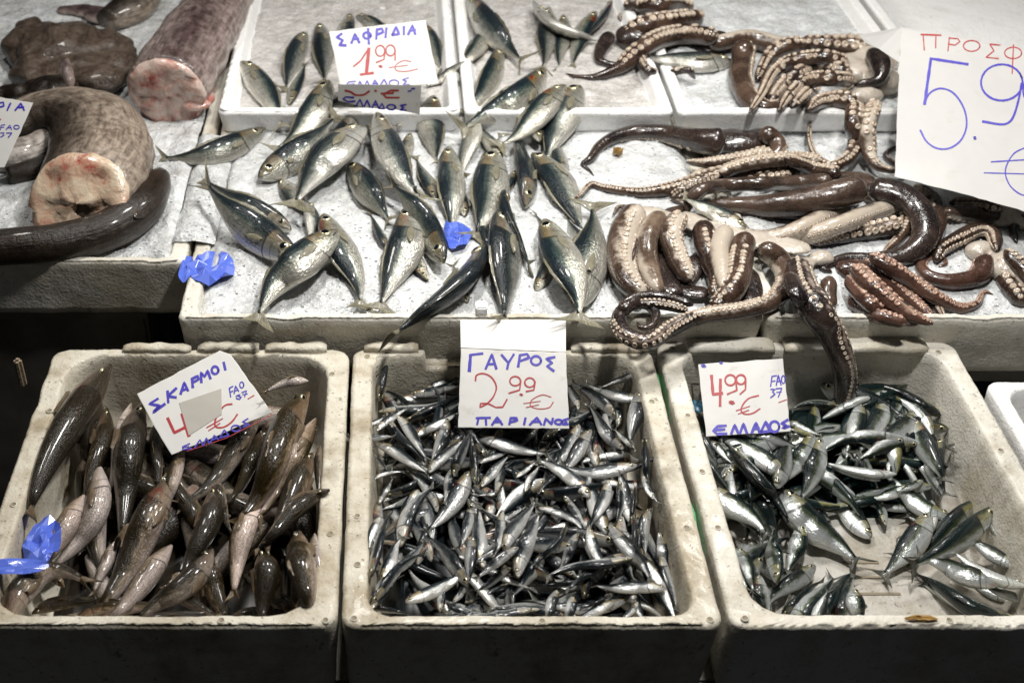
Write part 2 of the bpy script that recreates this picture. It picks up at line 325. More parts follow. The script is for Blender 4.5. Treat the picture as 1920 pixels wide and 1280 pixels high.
def fish(sp, hx, hy, tx, ty, bend=0., code='U', wf=1., name=None, parts=True, sb=None, z0=0., flex=.6, pen=.25, rank=0.):
    q = SPEC[sp]; pr = np.array(q['prof']); N = 19
    h = np.array((hx, hy), float); t = np.array((tx, ty), float); d = t - h; ln = np.linalg.norm(d); pd = np.array((d[1], -d[0])) / ln
    s = np.linspace(0, 1, N); sbv = random.uniform(-.03, .03) if sb is None else sb
    if sp != 'mackerel':                       # an end hidden behind the front rim stops inside the crate wall
        for a_, b_ in ((h, t), (t, h)):
            if b_[1] > 1176 > a_[1]: b_[:] = a_ + (b_ - a_) * (1176 - a_[1]) / (b_[1] - a_[1])
    path = h + (t - h) * s[:, None] + pd * ln * (bend * 4 * s * (1 - s) + sbv * np.sin(2 * math.pi * s))[:, None]
    le = math.hypot(d[0], d[1] * 1.22)
    r = rollang(code, d / ln, sp)
    z = np.full(N, z0); cr, sr = math.cos(r), math.sin(r)
    for it in range(3):
        P = np.array([at(a[0], a[1], zz) for a, zz in zip(path, z)])
        L = le * mpp(P[N // 2]); W = L * wf * q['fat']
        hh = (np.interp(s, pr[:, 0], pr[:, 1]) + np.interp(s, pr[:, 0], pr[:, 2])) / 2 * W; tt = np.interp(s, pr[:, 0], pr[:, 3]) * W
        tv = np.sqrt((hh * cr) ** 2 + (tt * sr) ** 2); wv = np.sqrt((hh * sr) ** 2 + (tt * cr) ** 2)
        zn = rest(P, tv, wv, flex, pen); lim = L * (.06 if sp == 'mackerel' else .055); zc = np.median(zn); yq = P[N // 2, 1]; xq = P[N // 2, 0]; f_ = max(0, min(1, (yq - .95) / .43))
        lo, hi = {'lizard': (-.058 - .02 * f_, -.022 - .016 * f_ + .030 * rank), 'anchovy': (-.044 - .022 * f_, -.015 - .018 * f_ + .016 * rank), 'sardine': (-.112 + .035 * f_ ** 1.5 + (.012 if xq < .52 else 0), -.098 + .038 * f_ ** 1.5 + .018 * rank + (.014 if xq < .52 else 0)), 'mackerel': (0, .072 + .026 * rank)}[sp]; zc = max(lo, min(hi, zc)) if yq < 1.42 or sp == 'mackerel' and yq < 1.95 else zc
        z = zc + np.clip(zn - zc, -lim, lim)
    P = np.array([at(a[0], a[1], zz) for a, zz in zip(path, z)])
    if sp != 'mackerel': P[:, 1] = np.maximum(P[:, 1], .920)
    return body(sp, P, r, W, tv, wv, name, parts)
def body(sp, P, r, W, tv, wv, name=None, parts=True, stampit=True):
    q = SPEC[sp]; pr = np.array(q['prof'])
    if stampit: stamp(P, tv, wv)
    T, l, n = frames(P); D = math.cos(r) * n + math.sin(r) * l; X = np.cross(T, D); N = len(P); s = np.linspace(0, 1, N)
    ss = np.array([0, .012, .03, .055, .085, .12, .16, .2, .25, .31, .37, .43, .5, .57, .63, .69, .75, .8, .84, .88])
    I = lambda A: np.stack([np.interp(ss, s, A[:, i]) for i in range(3)], 1)
    p, d_, x_ = I(P), unit(I(D)), unit(I(X)); hd, hv, th = (np.interp(ss, pr[:, 0], pr[:, i]) * W for i in (1, 2, 3))
    ph = np.arange(MSEG) * 2 * math.pi / MSEG; ca, sa = np.cos(ph), np.sin(ph)
    a = np.where(ca > 0, ca * hd[:, None], ca * hv[:, None]); b = np.sign(sa) * np.abs(sa) ** .9 * th[:, None] * (1 - .12 * np.clip(-ca, 0, 1))
    V = p[:, None] + d_[:, None] * a[..., None] + x_[:, None] * b[..., None]; V = V.reshape(-1, 3)
    vv = np.where(ph <= math.pi, ph, 2 * math.pi - ph) / math.pi
    UV = np.stack((np.repeat(ss, MSEG), np.tile(vv, len(ss))), 1)
    fc = ringfaces(len(ss), MSEG); fc.append(tuple(range(MSEG - 1, -1, -1))); m0 = (len(ss) - 1) * MSEG; fc.append(tuple(range(m0, m0 + MSEG)))
    o = mk(name or {'mackerel': 'horse_mackerel', 'lizard': 'lizardfish'}.get(sp, sp), V, fc, q['mat'], None, UV)
    # tail fin
    e = P[-1] ; i0 = np.array([np.interp(.865, s, P[:, i]) for i in range(3)]); tdir = e - i0; tl = np.linalg.norm(tdir); tdir = tdir / tl
    if sp in ('anchovy',) : tl *= 1.0
    dd, xx = unit(I(D))[-1], unit(I(X))[-1]; sp_ = q['tail'] * W * random.uniform(.55, 1.05); tv_, tf = [], []
    rays = np.linspace(-1, 1, 11); thk = .0035 * W + .0003; w0 = .014 * W
    for side in (1, -1):
        for j, ry in enumerate(rays):
            lenr = .42 + .58 * abs(ry) ** 1.1
            for k in range(4):
                f = k / 3; y = ry * (w0 + (sp_ - w0) * f ** 1.1)
                tv_.append(i0 + tdir * tl * f * lenr * 1.02 + dd * y + xx * (side * thk * (1 - f * .7) + .02 * W * math.sin(3 * ry + f * 2) * f))
    nr = len(rays)
    for b0 in (0, nr * 4):
        for j in range(nr - 1):
            for k in range(3): tf.append((b0 + j * 4 + k, b0 + j * 4 + k + 1, b0 + (j + 1) * 4 + k + 1, b0 + (j + 1) * 4 + k))
    for j in range(nr - 1): tf.append((j * 4 + 3, nr * 4 + j * 4 + 3, nr * 4 + (j + 1) * 4 + 3, (j + 1) * 4 + 3))
    tuv = [(k / 3, j / (nr - 1)) for _ in (0, 1) for j in range(nr) for k in range(4)]
    mk('tail_fin', tv_, tf, q['fin'], o, tuv)
    if parts:
        es, ea, er = q['eye']; ic = np.array([np.interp(es, ss, p[:, i]) for i in range(3)]); ti, li = np.array([np.interp(es, s, T[:, i]) for i in range(3)]), None
        dv, xv = unit(np.array([np.interp(es, ss, d_[:, i]) for i in range(3)])), unit(np.array([np.interp(es, ss, x_[:, i]) for i in range(3)])); hde = np.interp(es, ss, hd); the = np.interp(es, ss, th)
        for sd in (1, -1):
            if (xv * sd)[2] < -.55: continue
            ca_ = min(.9, ea * W / hde); cen = ic + dv * ea * W + xv * sd * the * (1 - ca_ ** 2) ** .5 * .93
            nn = unit(xv * sd * .93 + dv * .3); e1 = unit(ti - nn * np.dot(ti, nn)); e2 = np.cross(nn, e1); ev, ef, fm = [], [], []
            R = er * W
            for rr, hh in ((1.08, -.15), (1, .12), (.82, .28), (.66, .36), (.60, .38), (.25, .44)):
                for k in range(12):
                    an = k * math.pi / 6; ev.append(cen + (e1 * math.cos(an) + e2 * math.sin(an)) * rr * R + nn * hh * R)
            ef = ringfaces(6, 12); fm = [0] * 36 + [1] * 24; ef.append(tuple(range(60, 72))); fm.append(1)
            mk('eye', ev, ef, ['iris', 'pupil'], o, None, fm)
        if q['pect']:
            ps, pl = q['pect']; base = np.array([np.interp(ps, ss, p[:, i]) for i in range(3)]); tb = unit(np.array([np.interp(ps, s, T[:, i]) for i in range(3)])); the = np.interp(ps, ss, th)
            dv, xv = d_[8], x_[8]
            for sd in (1, -1):
                if (xv * sd)[2] < -.3: continue
                fv, ff = [], []; ang = random.uniform(-.35, .05)
                for side in (1, -1):
                    for k in range(6):
                        f = k / 5; wd = .024 * W * math.sin(math.pi * (.18 + .8 * f)) ** .8
                        for g in (-1, 0, 1):
                            fv.append(base + tb * (pl * W * f) + dv * (-.012 * W + ang * pl * W * f * .6 + g * wd) + xv * sd * (the * (1.0 - .05 * f) + .004 * W + side * .003 * W + (.012 * W if g == 0 else 0)))
                for b0 in (0, 18): ff += ringfaces(6, 3, False, b0)
                mk('pectoral_fin', fv, ff, q['fin'], o, [(k / 5, g / 2) for _ in (0, 1) for k in range(6) for g in range(3)])
        if q['dors']:
            a0, a1, hgt = q['dors']; sq = np.linspace(a0, a1, 12); fv = []
            for side in (1, -1):
                for k, s_ in enumerate(sq):
                    c_ = np.array([np.interp(s_, ss, p[:, i]) for i in range(3)]); j = int(np.argmin(abs(ss - s_))); hh = np.interp(s_, ss, hd); f = k / 11
                    up = hgt * W * (math.sin(math.pi * min(1, f * 1.25 + .12)) * .7 + .2) * (.75 + .25 * (k % 2)) * .55
                    tl_ = unit(np.array([np.interp(s_, s, T[:, i]) for i in range(3)]))
                    fv.append(c_ + d_[j] * hh * .95 + x_[j] * side * .003 * W); fv.append(c_ + d_[j] * (hh + up) + tl_ * up * .9 + x_[j] * (side * .0015 * W))
            ff = ringfaces(12, 2, False, 0) + ringfaces(12, 2, False, 24) + [(2 * k + 1, 2 * k + 3, 24 + 2 * k + 3, 24 + 2 * k + 1) for k in range(11)]
            mk('dorsal_fin', fv, ff, q['fin'], o, [(g, k / 11) for _ in (0, 1) for k in range(12) for g in range(2)])
    mid = P[N // 2].copy(); recentre(o, mid)
    hp, tp = px(P[0]), px(P[-1]); FISH.append((o, sp, hp, tp, r, mid))
    return o
# ---------------------------------------------------------------- crates and trays
def rrect(x0, x1, y0, y1, r, nx, ny, nc=5):
    P = []
    def corner(cx, cy, a0):
        for k in range(nc): a = a0 + (k / (nc - 1)) * math.pi / 2; P.append((cx + r * math.cos(a), cy + r * math.sin(a)))
    corner(x1 - r, y1 - r, 0); 
    for k in range(1, nx): P.append((x1 - r + (x0 - x1 + 2 * r) * k / nx, y1))
    corner(x0 + r, y1 - r, math.pi / 2)
    for k in range(1, ny): P.append((x0, y1 - r + (y0 - y1 + 2 * r) * k / ny))
    corner(x0 + r, y0 + r, math.pi)
    for k in range(1, nx): P.append((x0 + r + (x1 - x0 - 2 * r) * k / nx, y0))
    corner(x1 - r, y0 + r, 1.5 * math.pi)
    for k in range(1, ny): P.append((x1, y0 + r + (y1 - y0 - 2 * r) * k / ny))
    return np.array(P)
def crate(name, x0, x1, y0, y1, zt, zb, mat, tx=.026, ty=.02, floor=.018, wear=.75, ro=.018, ri=.03, taper=.006, dip=None, seed=0., floor_mat=None):
    nx, ny = max(8, int((x1 - x0) / .007)), max(8, int((y1 - y0) / .007)); V, rows = [], []
    def loop(ix, iy, z, r): rows.append((rrect(x0 + ix, x1 - ix, y0 + iy, y1 - iy, r, nx, ny), z))
    h = zt - zb
    for k in range(10): f = k / 9; loop(taper * (1 - f), taper * (1 - f), zb + (h - .005) * f, ro)
    loop(.0012, .0012, zt - .0022, ro); loop(.004, .004, zt, ro)
    for f in (.2, .4, .6, .8): loop(tx * f, ty * f, zt, ro + (ri - ro) * f)
    loop(tx - .003, ty - .003, zt, ri); loop(tx - .0006, ty - .0006, zt - .0025, ri)
    zf = zb + floor
    for k in range(1, 9): f = k / 8; loop(tx + .008 * f, ty + .008 * f, zt - .004 - (zt - .004 - zf - .008) * f, ri)
    loop(tx + .016, ty + .016, zf, ri)
    cx, cy = (x0 + x1) / 2, (y0 + y1) / 2; base = rows[-1][0]
    for f in (.8, .6, .4, .2): rows.append((np.array((cx, cy)) + (base - (cx, cy)) * f, zf))
    m = len(base)
    for i, (R, z) in enumerate(rows):
        for x, y in R:
            q = Vector((x * 1 + seed, y, z)); n1 = mn.noise(q * 22); n2 = mn.noise(q * 90 + Vector((3, 1, 7))); n3 = mn.noise(q * 9 + Vector((seed, 5, 2)))
            a = .0022 * n1 * wear + .0012 * n2 * wear; dz = 0.
            if 8 <= i <= 17: dz = -max(0, n1 * .6 + n3 * .8 - .22) * .014 * wear + n2 * .0014 * wear
            if 9 <= i <= 11 or i in (16, 17): dz -= max(0, n2 - .15) * .006 * wear
            if dip and i >= 8 and i <= 18: dz -= dip(x, y) if z > zt - .012 else 0
            zz = z + dz + (.0012 * n1 if i > 26 else 0)
            V.append((x + a * .7, y + a, max(zz, zb)))
    fc = ringfaces(len(rows), m); fc.append(tuple(range(m - 1, -1, -1))); l0 = (len(rows) - 1) * m; fc.append(tuple(range(l0, l0 + m)))
    nf = (len(rows) - 6) * m; o = mk(name, V, fc, [mat, floor_mat or mat], None, None, [1 if (i_ >= nf and i_ != len(fc) - 2) else 0 for i_ in range(len(fc))])
    hfill(x0, x1, y0, y1, zt); hfill(x0 + tx + .008, x1 - tx - .008, y0 + ty + .008, y1 - ty - .008, zf)
    recentre(o, np.array((cx, cy, zb))); return o
def lump_box(name, x0, x1, y0, y1, z0, z1, mat, parent, seed=0., rag=.003):
    n = max(4, int((x1 - x0) / .006)); prof = [(0, 0), (0, .7), (.12, 1), (.88, 1), (1, .7), (1, 0)]; V = []
    for i in range(n + 1):
        f = i / n; x = x0 + (x1 - x0) * f; e = min(1, min(f, 1 - f) * n / 1.5)
        for a, b in prof:
            q = Vector((x + seed, a * .02, b * .02)); r = mn.noise(q * 70) * rag + mn.noise(q * 25) * rag
            V.append((x, y0 + (y1 - y0) * (.5 + (a - .5) * (.8 + .2 * e)) + r, z0 + (z1 - z0) * b * (.75 + .25 * e) + r * (1 if b > .5 else 0)))
    m = len(prof); fc = ringfaces(n + 1, m); fc += [tuple(range(m - 1, -1, -1)), tuple(range(n * m, n * m + m))]
    o = mk(name, V, fc, mat); loc = Vector(parent.location); o.parent = parent; o.location = -loc; return o
def under(o, parent): o.parent = parent; o.location = Vector(o.location) - Vector(parent.location); return o
def dimple(x, y, z, parent, r=.0036, mat='foam_old'):
    V = []
    for rr, hh in ((1.4, -.001), (1.25, .0006), (1.0, .0009), (.8, .0002), (.0, .0001)):
        for k in range(10): a = k * math.pi / 5; V.append((x + r * rr * math.cos(a), y + r * rr * math.sin(a), z + hh))
    return under(mk('mould_mark', V, ringfaces(5, 10), [mat, 'recess_shade'], None, None, [0] * 20 + [1] * 20), parent)
g = mk('ground', [(-6, -3, -.9), (6, -3, -.9), (6, 9, -.9), (-6, 9, -.9)], [(0, 1, 2, 3)], 'ground'); g['kind'] = 'structure'
def slab(name, x0, x1, y0, y1, z0, z1, mat, parent=None, bev=.004):
    b = bmesh.new(); bmesh.ops.create_cube(b, size=1)
    for v in b.verts: v.co = Vector(((v.co.x + .5) * (x1 - x0), (v.co.y + .5) * (y1 - y0), (v.co.z + .5) * (z1 - z0))) 
    bmesh.ops.bevel(b, geom=list(b.edges), offset=bev, segments=2, affect='EDGES')
    me = bpy.data.meshes.new(name); b.to_mesh(me); b.free(); me.materials.append(M[mat]); o = bpy.data.objects.new(name, me); COL.objects.link(o)
    o.location = (x0, y0, z0)
    if parent: under(o, parent)
    return o
# the stall under everything: a low front table and a higher back bench with a grey metal front
tb = slab('display_table', -.49, 1.25, .93, 1.425, -.19, -.137, 'metal'); tag(tb, 'dark low display table under the three front polystyrene crates', 'table')
for x in (-.47, 1.19):
    for y in (.97, 1.37): slab('leg', x, x + .05, y, y + .04, -.9, -.1905, 'wood', tb)
bench = slab('display_bench', -.305, 1.6, 1.46, 2.9, -.10, -.062, 'metal'); tag(bench, 'grey metal bench carrying the ice filled trays behind the crates', 'bench')
for x in (-.28, 1.5):
    for y in (1.5, 2.8): slab('leg', x, x + .05, y, y + .05, -.9, -.1005, 'metal', bench)
mb = slab('metal_cabinet', -.95, -.405, 1.60, 2.6, -.60, -.056, 'metal', bev=.006); tag(mb, 'dull grey metal cabinet under the eel tray at left', 'cabinet')
slab('top_edge', -.95, -.40, 1.588, 1.5995, -.075, -.056, 'metal', mb, .002)
# front crates
C1 = crate('fish_crate', -.503, -.0665, .906, 1.42, 0, -.135, 'foam_old', .030, .018, seed=1.3, ro=.022, ri=.05); tag(C1, 'dirty weathered polystyrene crate of brown lizardfish, leftmost of the front crates', 'crate', 'polystyrene crates in the front row')
def gap(x, y):
    return .058 * max(0, min(1, (x - .045) / .004)) * max(0, min(1, (.118 - x) / .006)) if y > 1.36 else 0
C2 = crate('fish_crate', -.0615, .3790, .906, 1.42, 0, -.135, 'foam_old', .030, .018, dip=gap, seed=4.1, ri=.028); tag(C2, 'worn polystyrene crate heaped with anchovies, its back rim broken open, middle of front row', 'crate', 'polystyrene crates in the front row')
C3 = crate('fish_crate', .3885, .830, .906, 1.437, 0, -.135, 'foam_mid', .030, .020, seed=9.7, ri=.045, floor_mat='foam_floor'); tag(C3, 'polystyrene crate of green backed sardines with bare slotted floor showing at its front', 'crate', 'polystyrene crates in the front row')
C4 = crate('fish_crate', .853, 1.27, .98, 1.36, -.012, -.135, 'foam_new', .022, .02, seed=15., ri=.03, wear=.4); tag(C4, 'clean white empty polystyrene crate cut off at the right edge', 'crate', 'polystyrene crates in the front row')
for c, lugs in ((C1, [(-.40, -.30), (-.29, -.20), (-.19, -.10)]), (C2, [(-.045, .035), (.26, .365)]), (C3, [(.43, .56), (.575, .785)])):
    for k, (a, b) in enumerate(lugs): lump_box('rim_lug', a, b, 1.408, 1.424 if c is not C3 else 1.438, -.004, .009, 'foam_old' if c is not C3 else 'foam_mid', c, a * 7, .002)
for c, pts in ((C1, [(-.485, 1.10), (-.479, 1.28), (-.08, 1.05), (-.08, .915), (-.09, 1.36), (-.20, .915)]), (C2, [(-.047, 1.08), (-.045, 1.0), (-.047, .918), (.364, 1.06), (.364, .916), (.17, .914), (-.04, 1.4), (.36, 1.3)]), (C3, [(.403, 1.16), (.403, 1.06), (.405, .918), (.405, 1.27), (.81, 1.2), (.64, .915), (.41, 1.42), (.80, 1.41)])):
    for x, y in pts: dimple(x, y, .0004, c, mat='foam_old' if c is not C3 else 'foam_mid')
for y in (1115, 1084, 1056):
    a = at(1600 + (1115 - y) * -.35, y, -.1165); b = at(1690 + (1115 - y) * -.7, y, -.1165); slab('drain_slot', a[0], b[0], a[1], a[1] + .0045, -.1190, -.1160, 'recess_shade', C3, .0004)  # flat inserts, the shade of the recess is in their colour
# green plastic strapping squeezed between the middle and right crates
for ya, n_, lab in ((1.30, 5, 'green plastic strap end squeezed between the two right front crates, near their back'), (1.045, 4, 'green plastic strap end squeezed between the two right front crates, halfway forward')):
    V = []
    for i in range(n_):
        y = ya + i * .025; zt_ = -.012 - .008 * abs(i - n_ / 2) - .004 * math.sin(i * 1.7); x = .3836 + .0008 * math.sin(i * 2.)
        V += [(x - .0007, y, zt_), (x + .0007, y, zt_ - .001), (x + .0009, y, -.06), (x - .0005, y, -.06)]
    tag(mk('plastic_strap', V, ringfaces(n_, 4), 'green'), lab, 'strap')
# ice trays
T1 = crate('ice_tray', -.318, .5415, 1.432, 2.06, .045, -.058, 'foam_mid', .026, .016, .03, seed=21., ro=.012, ri=.014, wear=.8); tag(T1, 'stained white ice tray holding the pile of horse mackerel, middle of second row', 'tray', 'polystyrene trays filled with ice')
T2 = crate('ice_tray', .5455, 1.33, 1.432, 2.06, .045, -.058, 'foam_mid', .026, .016, .03, seed=27., ro=.012, ri=.014, wear=.8); tag(T2, 'white ice tray at the right with reddish octopus arms at its front', 'tray', 'polystyrene trays filled with ice')
T3 = crate('ice_tray', -.98, -.325, 1.572, 2.75, .05, -.052, 'foam_mid', .026, .016, .03, seed=33., ro=.012, ri=.014, wear=.8); tag(T3, 'white tray at the left with a whole brown eel along its front rim', 'tray', 'polystyrene trays filled with ice')
yb = 1.985
T5 = crate('ice_tray', -.318, .118, yb, 2.72, .092, .0495, 'foam_new', .02, .02, .014, seed=41., ro=.014, ri=.012, wear=.35); tag(T5, 'clean white back tray behind the smaller price card', 'tray', 'white trays in the back row')
T6 = crate('ice_tray', .125, .502, yb, 2.72, .092, .0495, 'foam_new', .022, .02, .014, seed=47., ro=.014, ri=.02, wear=.35); tag(T6, 'clean white back tray with a few mackerel, between two other back trays', 'tray', 'white trays in the back row')
T7 = crate('ice_tray', .51, .985, yb, 2.72, .092, .0495, 'foam_new', .022, .02, .014, seed=53., ro=.014, ri=.02, wear=.35); tag(T7, 'clean white back tray with brown octopus arms spilling over its front rim', 'tray', 'white trays in the back row')
T8 = crate('ice_tray', .995, 1.6, yb + .02, 2.72, .096, .0495, 'foam_new', .022, .02, .03, seed=59., ro=.014, ri=.02, wear=.35); tag(T8, 'empty white back tray behind the large price sheet', 'tray', 'white trays in the back row')
slab('tray_support', -.318, 1.6, 2.075, 2.72, -.058, .049, 'foam_new', bench)
def ice(name, x0, x1, y0, y1, fn, label, mat='ice', step=.0045):
    nx, ny = int((x1 - x0) / step), int((y1 - y0) / step); V = []
    for i in range(ny + 1):
        for j in range(nx + 1):
            x, y = x0 + (x1 - x0) * j / nx, y0 + (y1 - y0) * i / ny; q = Vector((x, y, .3))
            z = fn(x, y) + .006 * mn.noise(q * 13) + .0042 * mn.noise(q * 40) + .0016 * abs(mn.noise(q * 140))
            e = min(x - x0, x1 - x, y - y0, y1 - y); z -= .008 * max(0, 1 - e / .012); V.append((x, y, z))
    Fc = ringfaces(ny + 1, nx + 1, False); fm = [0] * len(Fc); nv = len(V)
    for k in range(int((x1 - x0) * (y1 - y0) * (3000 if mat == 'ice' else 500))):
        x, y = random.uniform(x0 + .01, x1 - .01), y0 + .01 + (y1 - y0 - .02) * random.random() ** 1.5; r = random.uniform(.0008, .0026); i_, j_ = int((y - y0) / (y1 - y0) * ny), int((x - x0) / (x1 - x0) * nx); z = V[i_ * (nx + 1) + j_][2]; b0 = len(V)
        for sx in (-1, 1):
            for sy in (-1, 1):
                for sz in (-1, 1): V.append((x + sx * r * random.uniform(.4, 1.1), y + sy * r * random.uniform(.4, 1.1), z + r * .2 + sz * r * random.uniform(.3, .9)))
        for q in ((0, 1, 3, 2), (4, 6, 7, 5), (0, 4, 5, 1), (2, 3, 7, 6), (0, 2, 6, 4), (1, 5, 7, 3)): Fc.append(tuple(b0 + i for i in q)); fm.append(1)
    o = mk(name, V, Fc, [mat, 'ice_chip'], None, None, fm); o.data.polygons.foreach_set('use_smooth', [f == 0 for f in fm]); tag(o, label, 'ice', kind='stuff'); V = V[:nv]
    a = np.array(V).reshape(ny + 1, nx + 1, 3)[:, :, 2]; i0, j0 = gi(x0, y0); i1, j1 = gi(x1, y1)
    for i in range(int(i0), int(i1) + 1):
        for j in range(int(j0), int(j1) + 1):
            y, x = GY0 + i * GR, GX0 + j * GR; HM[i, j] = a[min(ny, max(0, int((y - y0) / (y1 - y0) * ny))), min(nx, max(0, int((x - x0) / (x1 - x0) * nx)))]
sm = lambda a, b, v: max(0, min(1, (v - a) / (b - a)))
ice('crushed_ice', -.291, .514, 1.449, 2.042, lambda x, y: .028 + .022 * sm(1.45, 1.62, y) , 'crushed ice bed under the horse mackerel and octopus')
ice('crushed_ice', .573, 1.303, 1.449, 2.042, lambda x, y: .020 + .024 * sm(1.45, 1.65, y), 'crushed ice bed under the octopus at the right')
ice('crushed_ice', -.953, -.352, 1.589, 2.73, lambda x, y: .036 + .014 * sm(1.6, 1.75, y) + .012 * sm(-.40, -.36, x), 'crushed ice bed under the cut eels at the left')
ice('crushed_ice', .148, .479, yb + .021, 2.69, lambda x, y: .073, 'thin ice layer in the back tray with a few mackerel', 'ice_melt')
ice('crushed_ice', .533, .962, yb + .021, 2.69, lambda x, y: .072, 'thin ice layer in the back tray with the brown octopus')
ice('crushed_ice', -.297, .097, yb + .021, 2.69, lambda x, y: .070, 'thin pinkish ice layer in the back tray behind the smaller price card', 'ice_melt')
# spilled ice where the trays meet at the left, resting on both rims
ice('crushed_ice', -.352, -.285, 1.625, 1.965, lambda x, y: .060 - 2.2 * (x + .318) ** 2, 'loose ice spilled across the rims between the eel tray and the mackerel tray', 'ice', .003)
# blocks of polystyrene behind the left tray
# ---------------------------------------------------------------- bulk of fish hidden deep inside the front crates (one mass each)
def bulk(name, x0, x1, y0, y1, fn, sp, label, n, ln):
    for i in range(int(gi(x0, y0)[0]), int(gi(x0, y1)[0]) + 1):
        for j in range(int(gi(x0, y0)[1]), int(gi(x1, y0)[1]) + 1): 
            HM[i, j] = max(HM[i, j], fn(GX0 + j * GR, GY0 + i * GR))
    made = []
    for k in range(n):
        a = random.uniform(0, 2 * math.pi); L = ln * random.uniform(.9, 1.15); m = .4 * L
        x, y = random.uniform(x0 + m * abs(math.cos(a)), x1 - m * abs(math.cos(a))), random.uniform(y0 + m * abs(math.sin(a)), y1 - m * abs(math.sin(a)))
        h0, t0 = np.array((x - math.cos(a) * L / 2, y - math.sin(a) * L / 2, 0)), np.array((x + math.cos(a) * L / 2, y + math.sin(a) * L / 2, 0))
        s = np.linspace(0, 1, 19); P = h0 + (t0 - h0) * s[:, None]; d = unit(t0 - h0); P[:, :2] += (np.array((-d[1], d[0])) * L * random.uniform(-.1, .1))[None] * (4 * s * (1 - s))[:, None]
        pr = np.array(SPEC[sp]['prof']); r = random.choice((80, -80, 60, -60, 20, 140)) * math.pi / 180
        hh = (np.interp(s, pr[:, 0], pr[:, 1]) + np.interp(s, pr[:, 0], pr[:, 2])) / 2 * L; tt = np.interp(s, pr[:, 0], pr[:, 3]) * L
        tv = np.sqrt((hh * math.cos(r)) ** 2 + (tt * math.sin(r)) ** 2); wv = np.sqrt((hh * math.sin(r)) ** 2 + (tt * math.cos(r)) ** 2)
        P[:, 2] = rest(P, tv, wv, .6, .5); top_ = fn(x, y) + (.022 if sp == 'lizard' else .014); P[:, 2] = np.minimum(P[:, 2], top_); made.append(body(sp, P, r, L, tv, wv, name, False)); FISH.pop()
    V, Fc, U = [], [], []; off = 0
    for o in made:
        me = o.data; V += [tuple(v.co + o.location) for v in me.vertices]; Fc += [tuple(i + off for i in p.vertices) for p in me.polygons]
        u = [(0, 0)] * len(me.vertices)
        for lp, d in zip(me.loops, me.uv_layers[0].data): u[lp.vertex_index] = tuple(d.uv)
        U += u; off += len(me.vertices)
        for c in list(o.children): bpy.data.objects.remove(c)
        bpy.data.objects.remove(o)
    nx, ny = 40, 40                                                    # plain sheet beneath them, coloured dark for the shaded gaps
    for i in range(ny + 1):
        for j in range(nx + 1):
            x, y = x0 + (x1 - x0) * j / nx, y0 + (y1 - y0) * i / ny; e_ = min(x - x0, x1 - x, y - y0, y1 - y); V.append((x, y, max(-.131, fn(x, y) - .010 - .05 * max(0, 1 - e_ / .03)))); U.append((.5, .12))
    Fc += ringfaces(ny + 1, nx + 1, False, off)
    tag(mk(name, V, Fc, SPEC[sp]['mat'], None, U), label, 'fish heap', kind='stuff')
bulk('lizardfish_heap', -.464, -.106, .935, 1.39, lambda x, y: -.105 + .010 * mn.noise(Vector((x * 14, y * 14, 1))) + .016 * sm(1.0, 1.25, y), 'lizard', 'dark mass of lizardfish buried under the others in the left crate', 16, .24)
bulk('anchovy_heap', -.022, .339, .935, 1.39, lambda x, y: -.068 + .008 * mn.noise(Vector((x * 16, y * 16, 2))) + .004 * sm(.95, 1.3, y), 'anchovy', 'mass of anchovies buried under the others in the middle crate', 150, .112)
bulk('sardine_heap', .43, .79, 1.16, 1.40, lambda x, y: -.112 + .045 * sm(1.17, 1.36, y) + .006 * mn.noise(Vector((x * 16, y * 16, 3))) , 'sardine', 'mass of sardines buried under the others in the right crate', 45, .135)
# ---------------------------------------------------------------- fish traced one by one: head x,y  tail x,y  bend  side  girth
HMK = [(452,116,535,250,.05,'R',1.05),(575,62,535,180,-.06,'LB',1.1),(600,44,610,165,.02,'L',1.1),(543,196,575,110,0,'R',.9),(655,26,640,130,0,'R',1.1),(668,30,745,80,.05,'U',1.1),(790,45,835,140,0,'R',1.1),
 (800,160,885,110,0,'U',.8),(940,90,868,225,.06,'LB',.95),(920,42,853,140,.05,'U',1.),(878,-6,992,125,-.05,'UB',1.05),(1030,14,1012,140,.03,'L',.95),(1057,28,1050,138,0,'L',.9),(1116,22,1070,135,-.06,'R',.95),(1145,2,1095,75,.05,'RB',1.1),(1000,2,1145,82,-.12,'UV',.95),
 (812,180,820,318,-.05,'R',1.15),(888,222,866,340,0,'LV',1.25),(684,165,552,245,.05,'L',.9),(618,152,500,285,.12,'L',1.1),(497,242,283,292,.10,'UB',.85),(486,334,640,205,-.06,'LB',1.05),(672,210,556,335,.1,'LB',.9),
 (688,236,795,365,-.06,'LB',.9),(706,212,806,388,-.08,'R',.95),(655,308,738,425,0,'RB',1.25),(526,336,585,420,0,'LV',1.2),(575,378,580,470,.1,'RV',1.2),(545,432,370,322,.04,'UB',.85),(556,484,374,328,.06,'RB',1.0),(684,240,545,398,-.08,'L',1.25),
 (832,492,718,335,-.07,'RB',1.05),(843,276,838,452,.04,'L',1.0),(927,284,882,455,.07,'L',1.3),(985,388,960,212,-.05,'LB',.95),(1088,162,1018,318,-.04,'L',1.25),(1060,160,922,278,.06,'U',1.0),(1022,130,852,250,.07,'UB',1.05),
 (608,402,676,588,.06,'L',1.05),(766,388,706,592,.06,'L',1.05),(634,436,478,618,-.1,'L',1.05),(945,358,1000,510,-.08,'B',1.1),(1000,288,1104,450,.05,'L',1.1),(1088,574,1106,368,-.04,'L',1.2),(1022,412,1082,615,.08,'L',1.1),(908,458,722,640,.07,'DB',1.05),(940,396,945,622,.02,'LB',1.1),
 (1374,116,1190,104,.03,'U',1.1)]
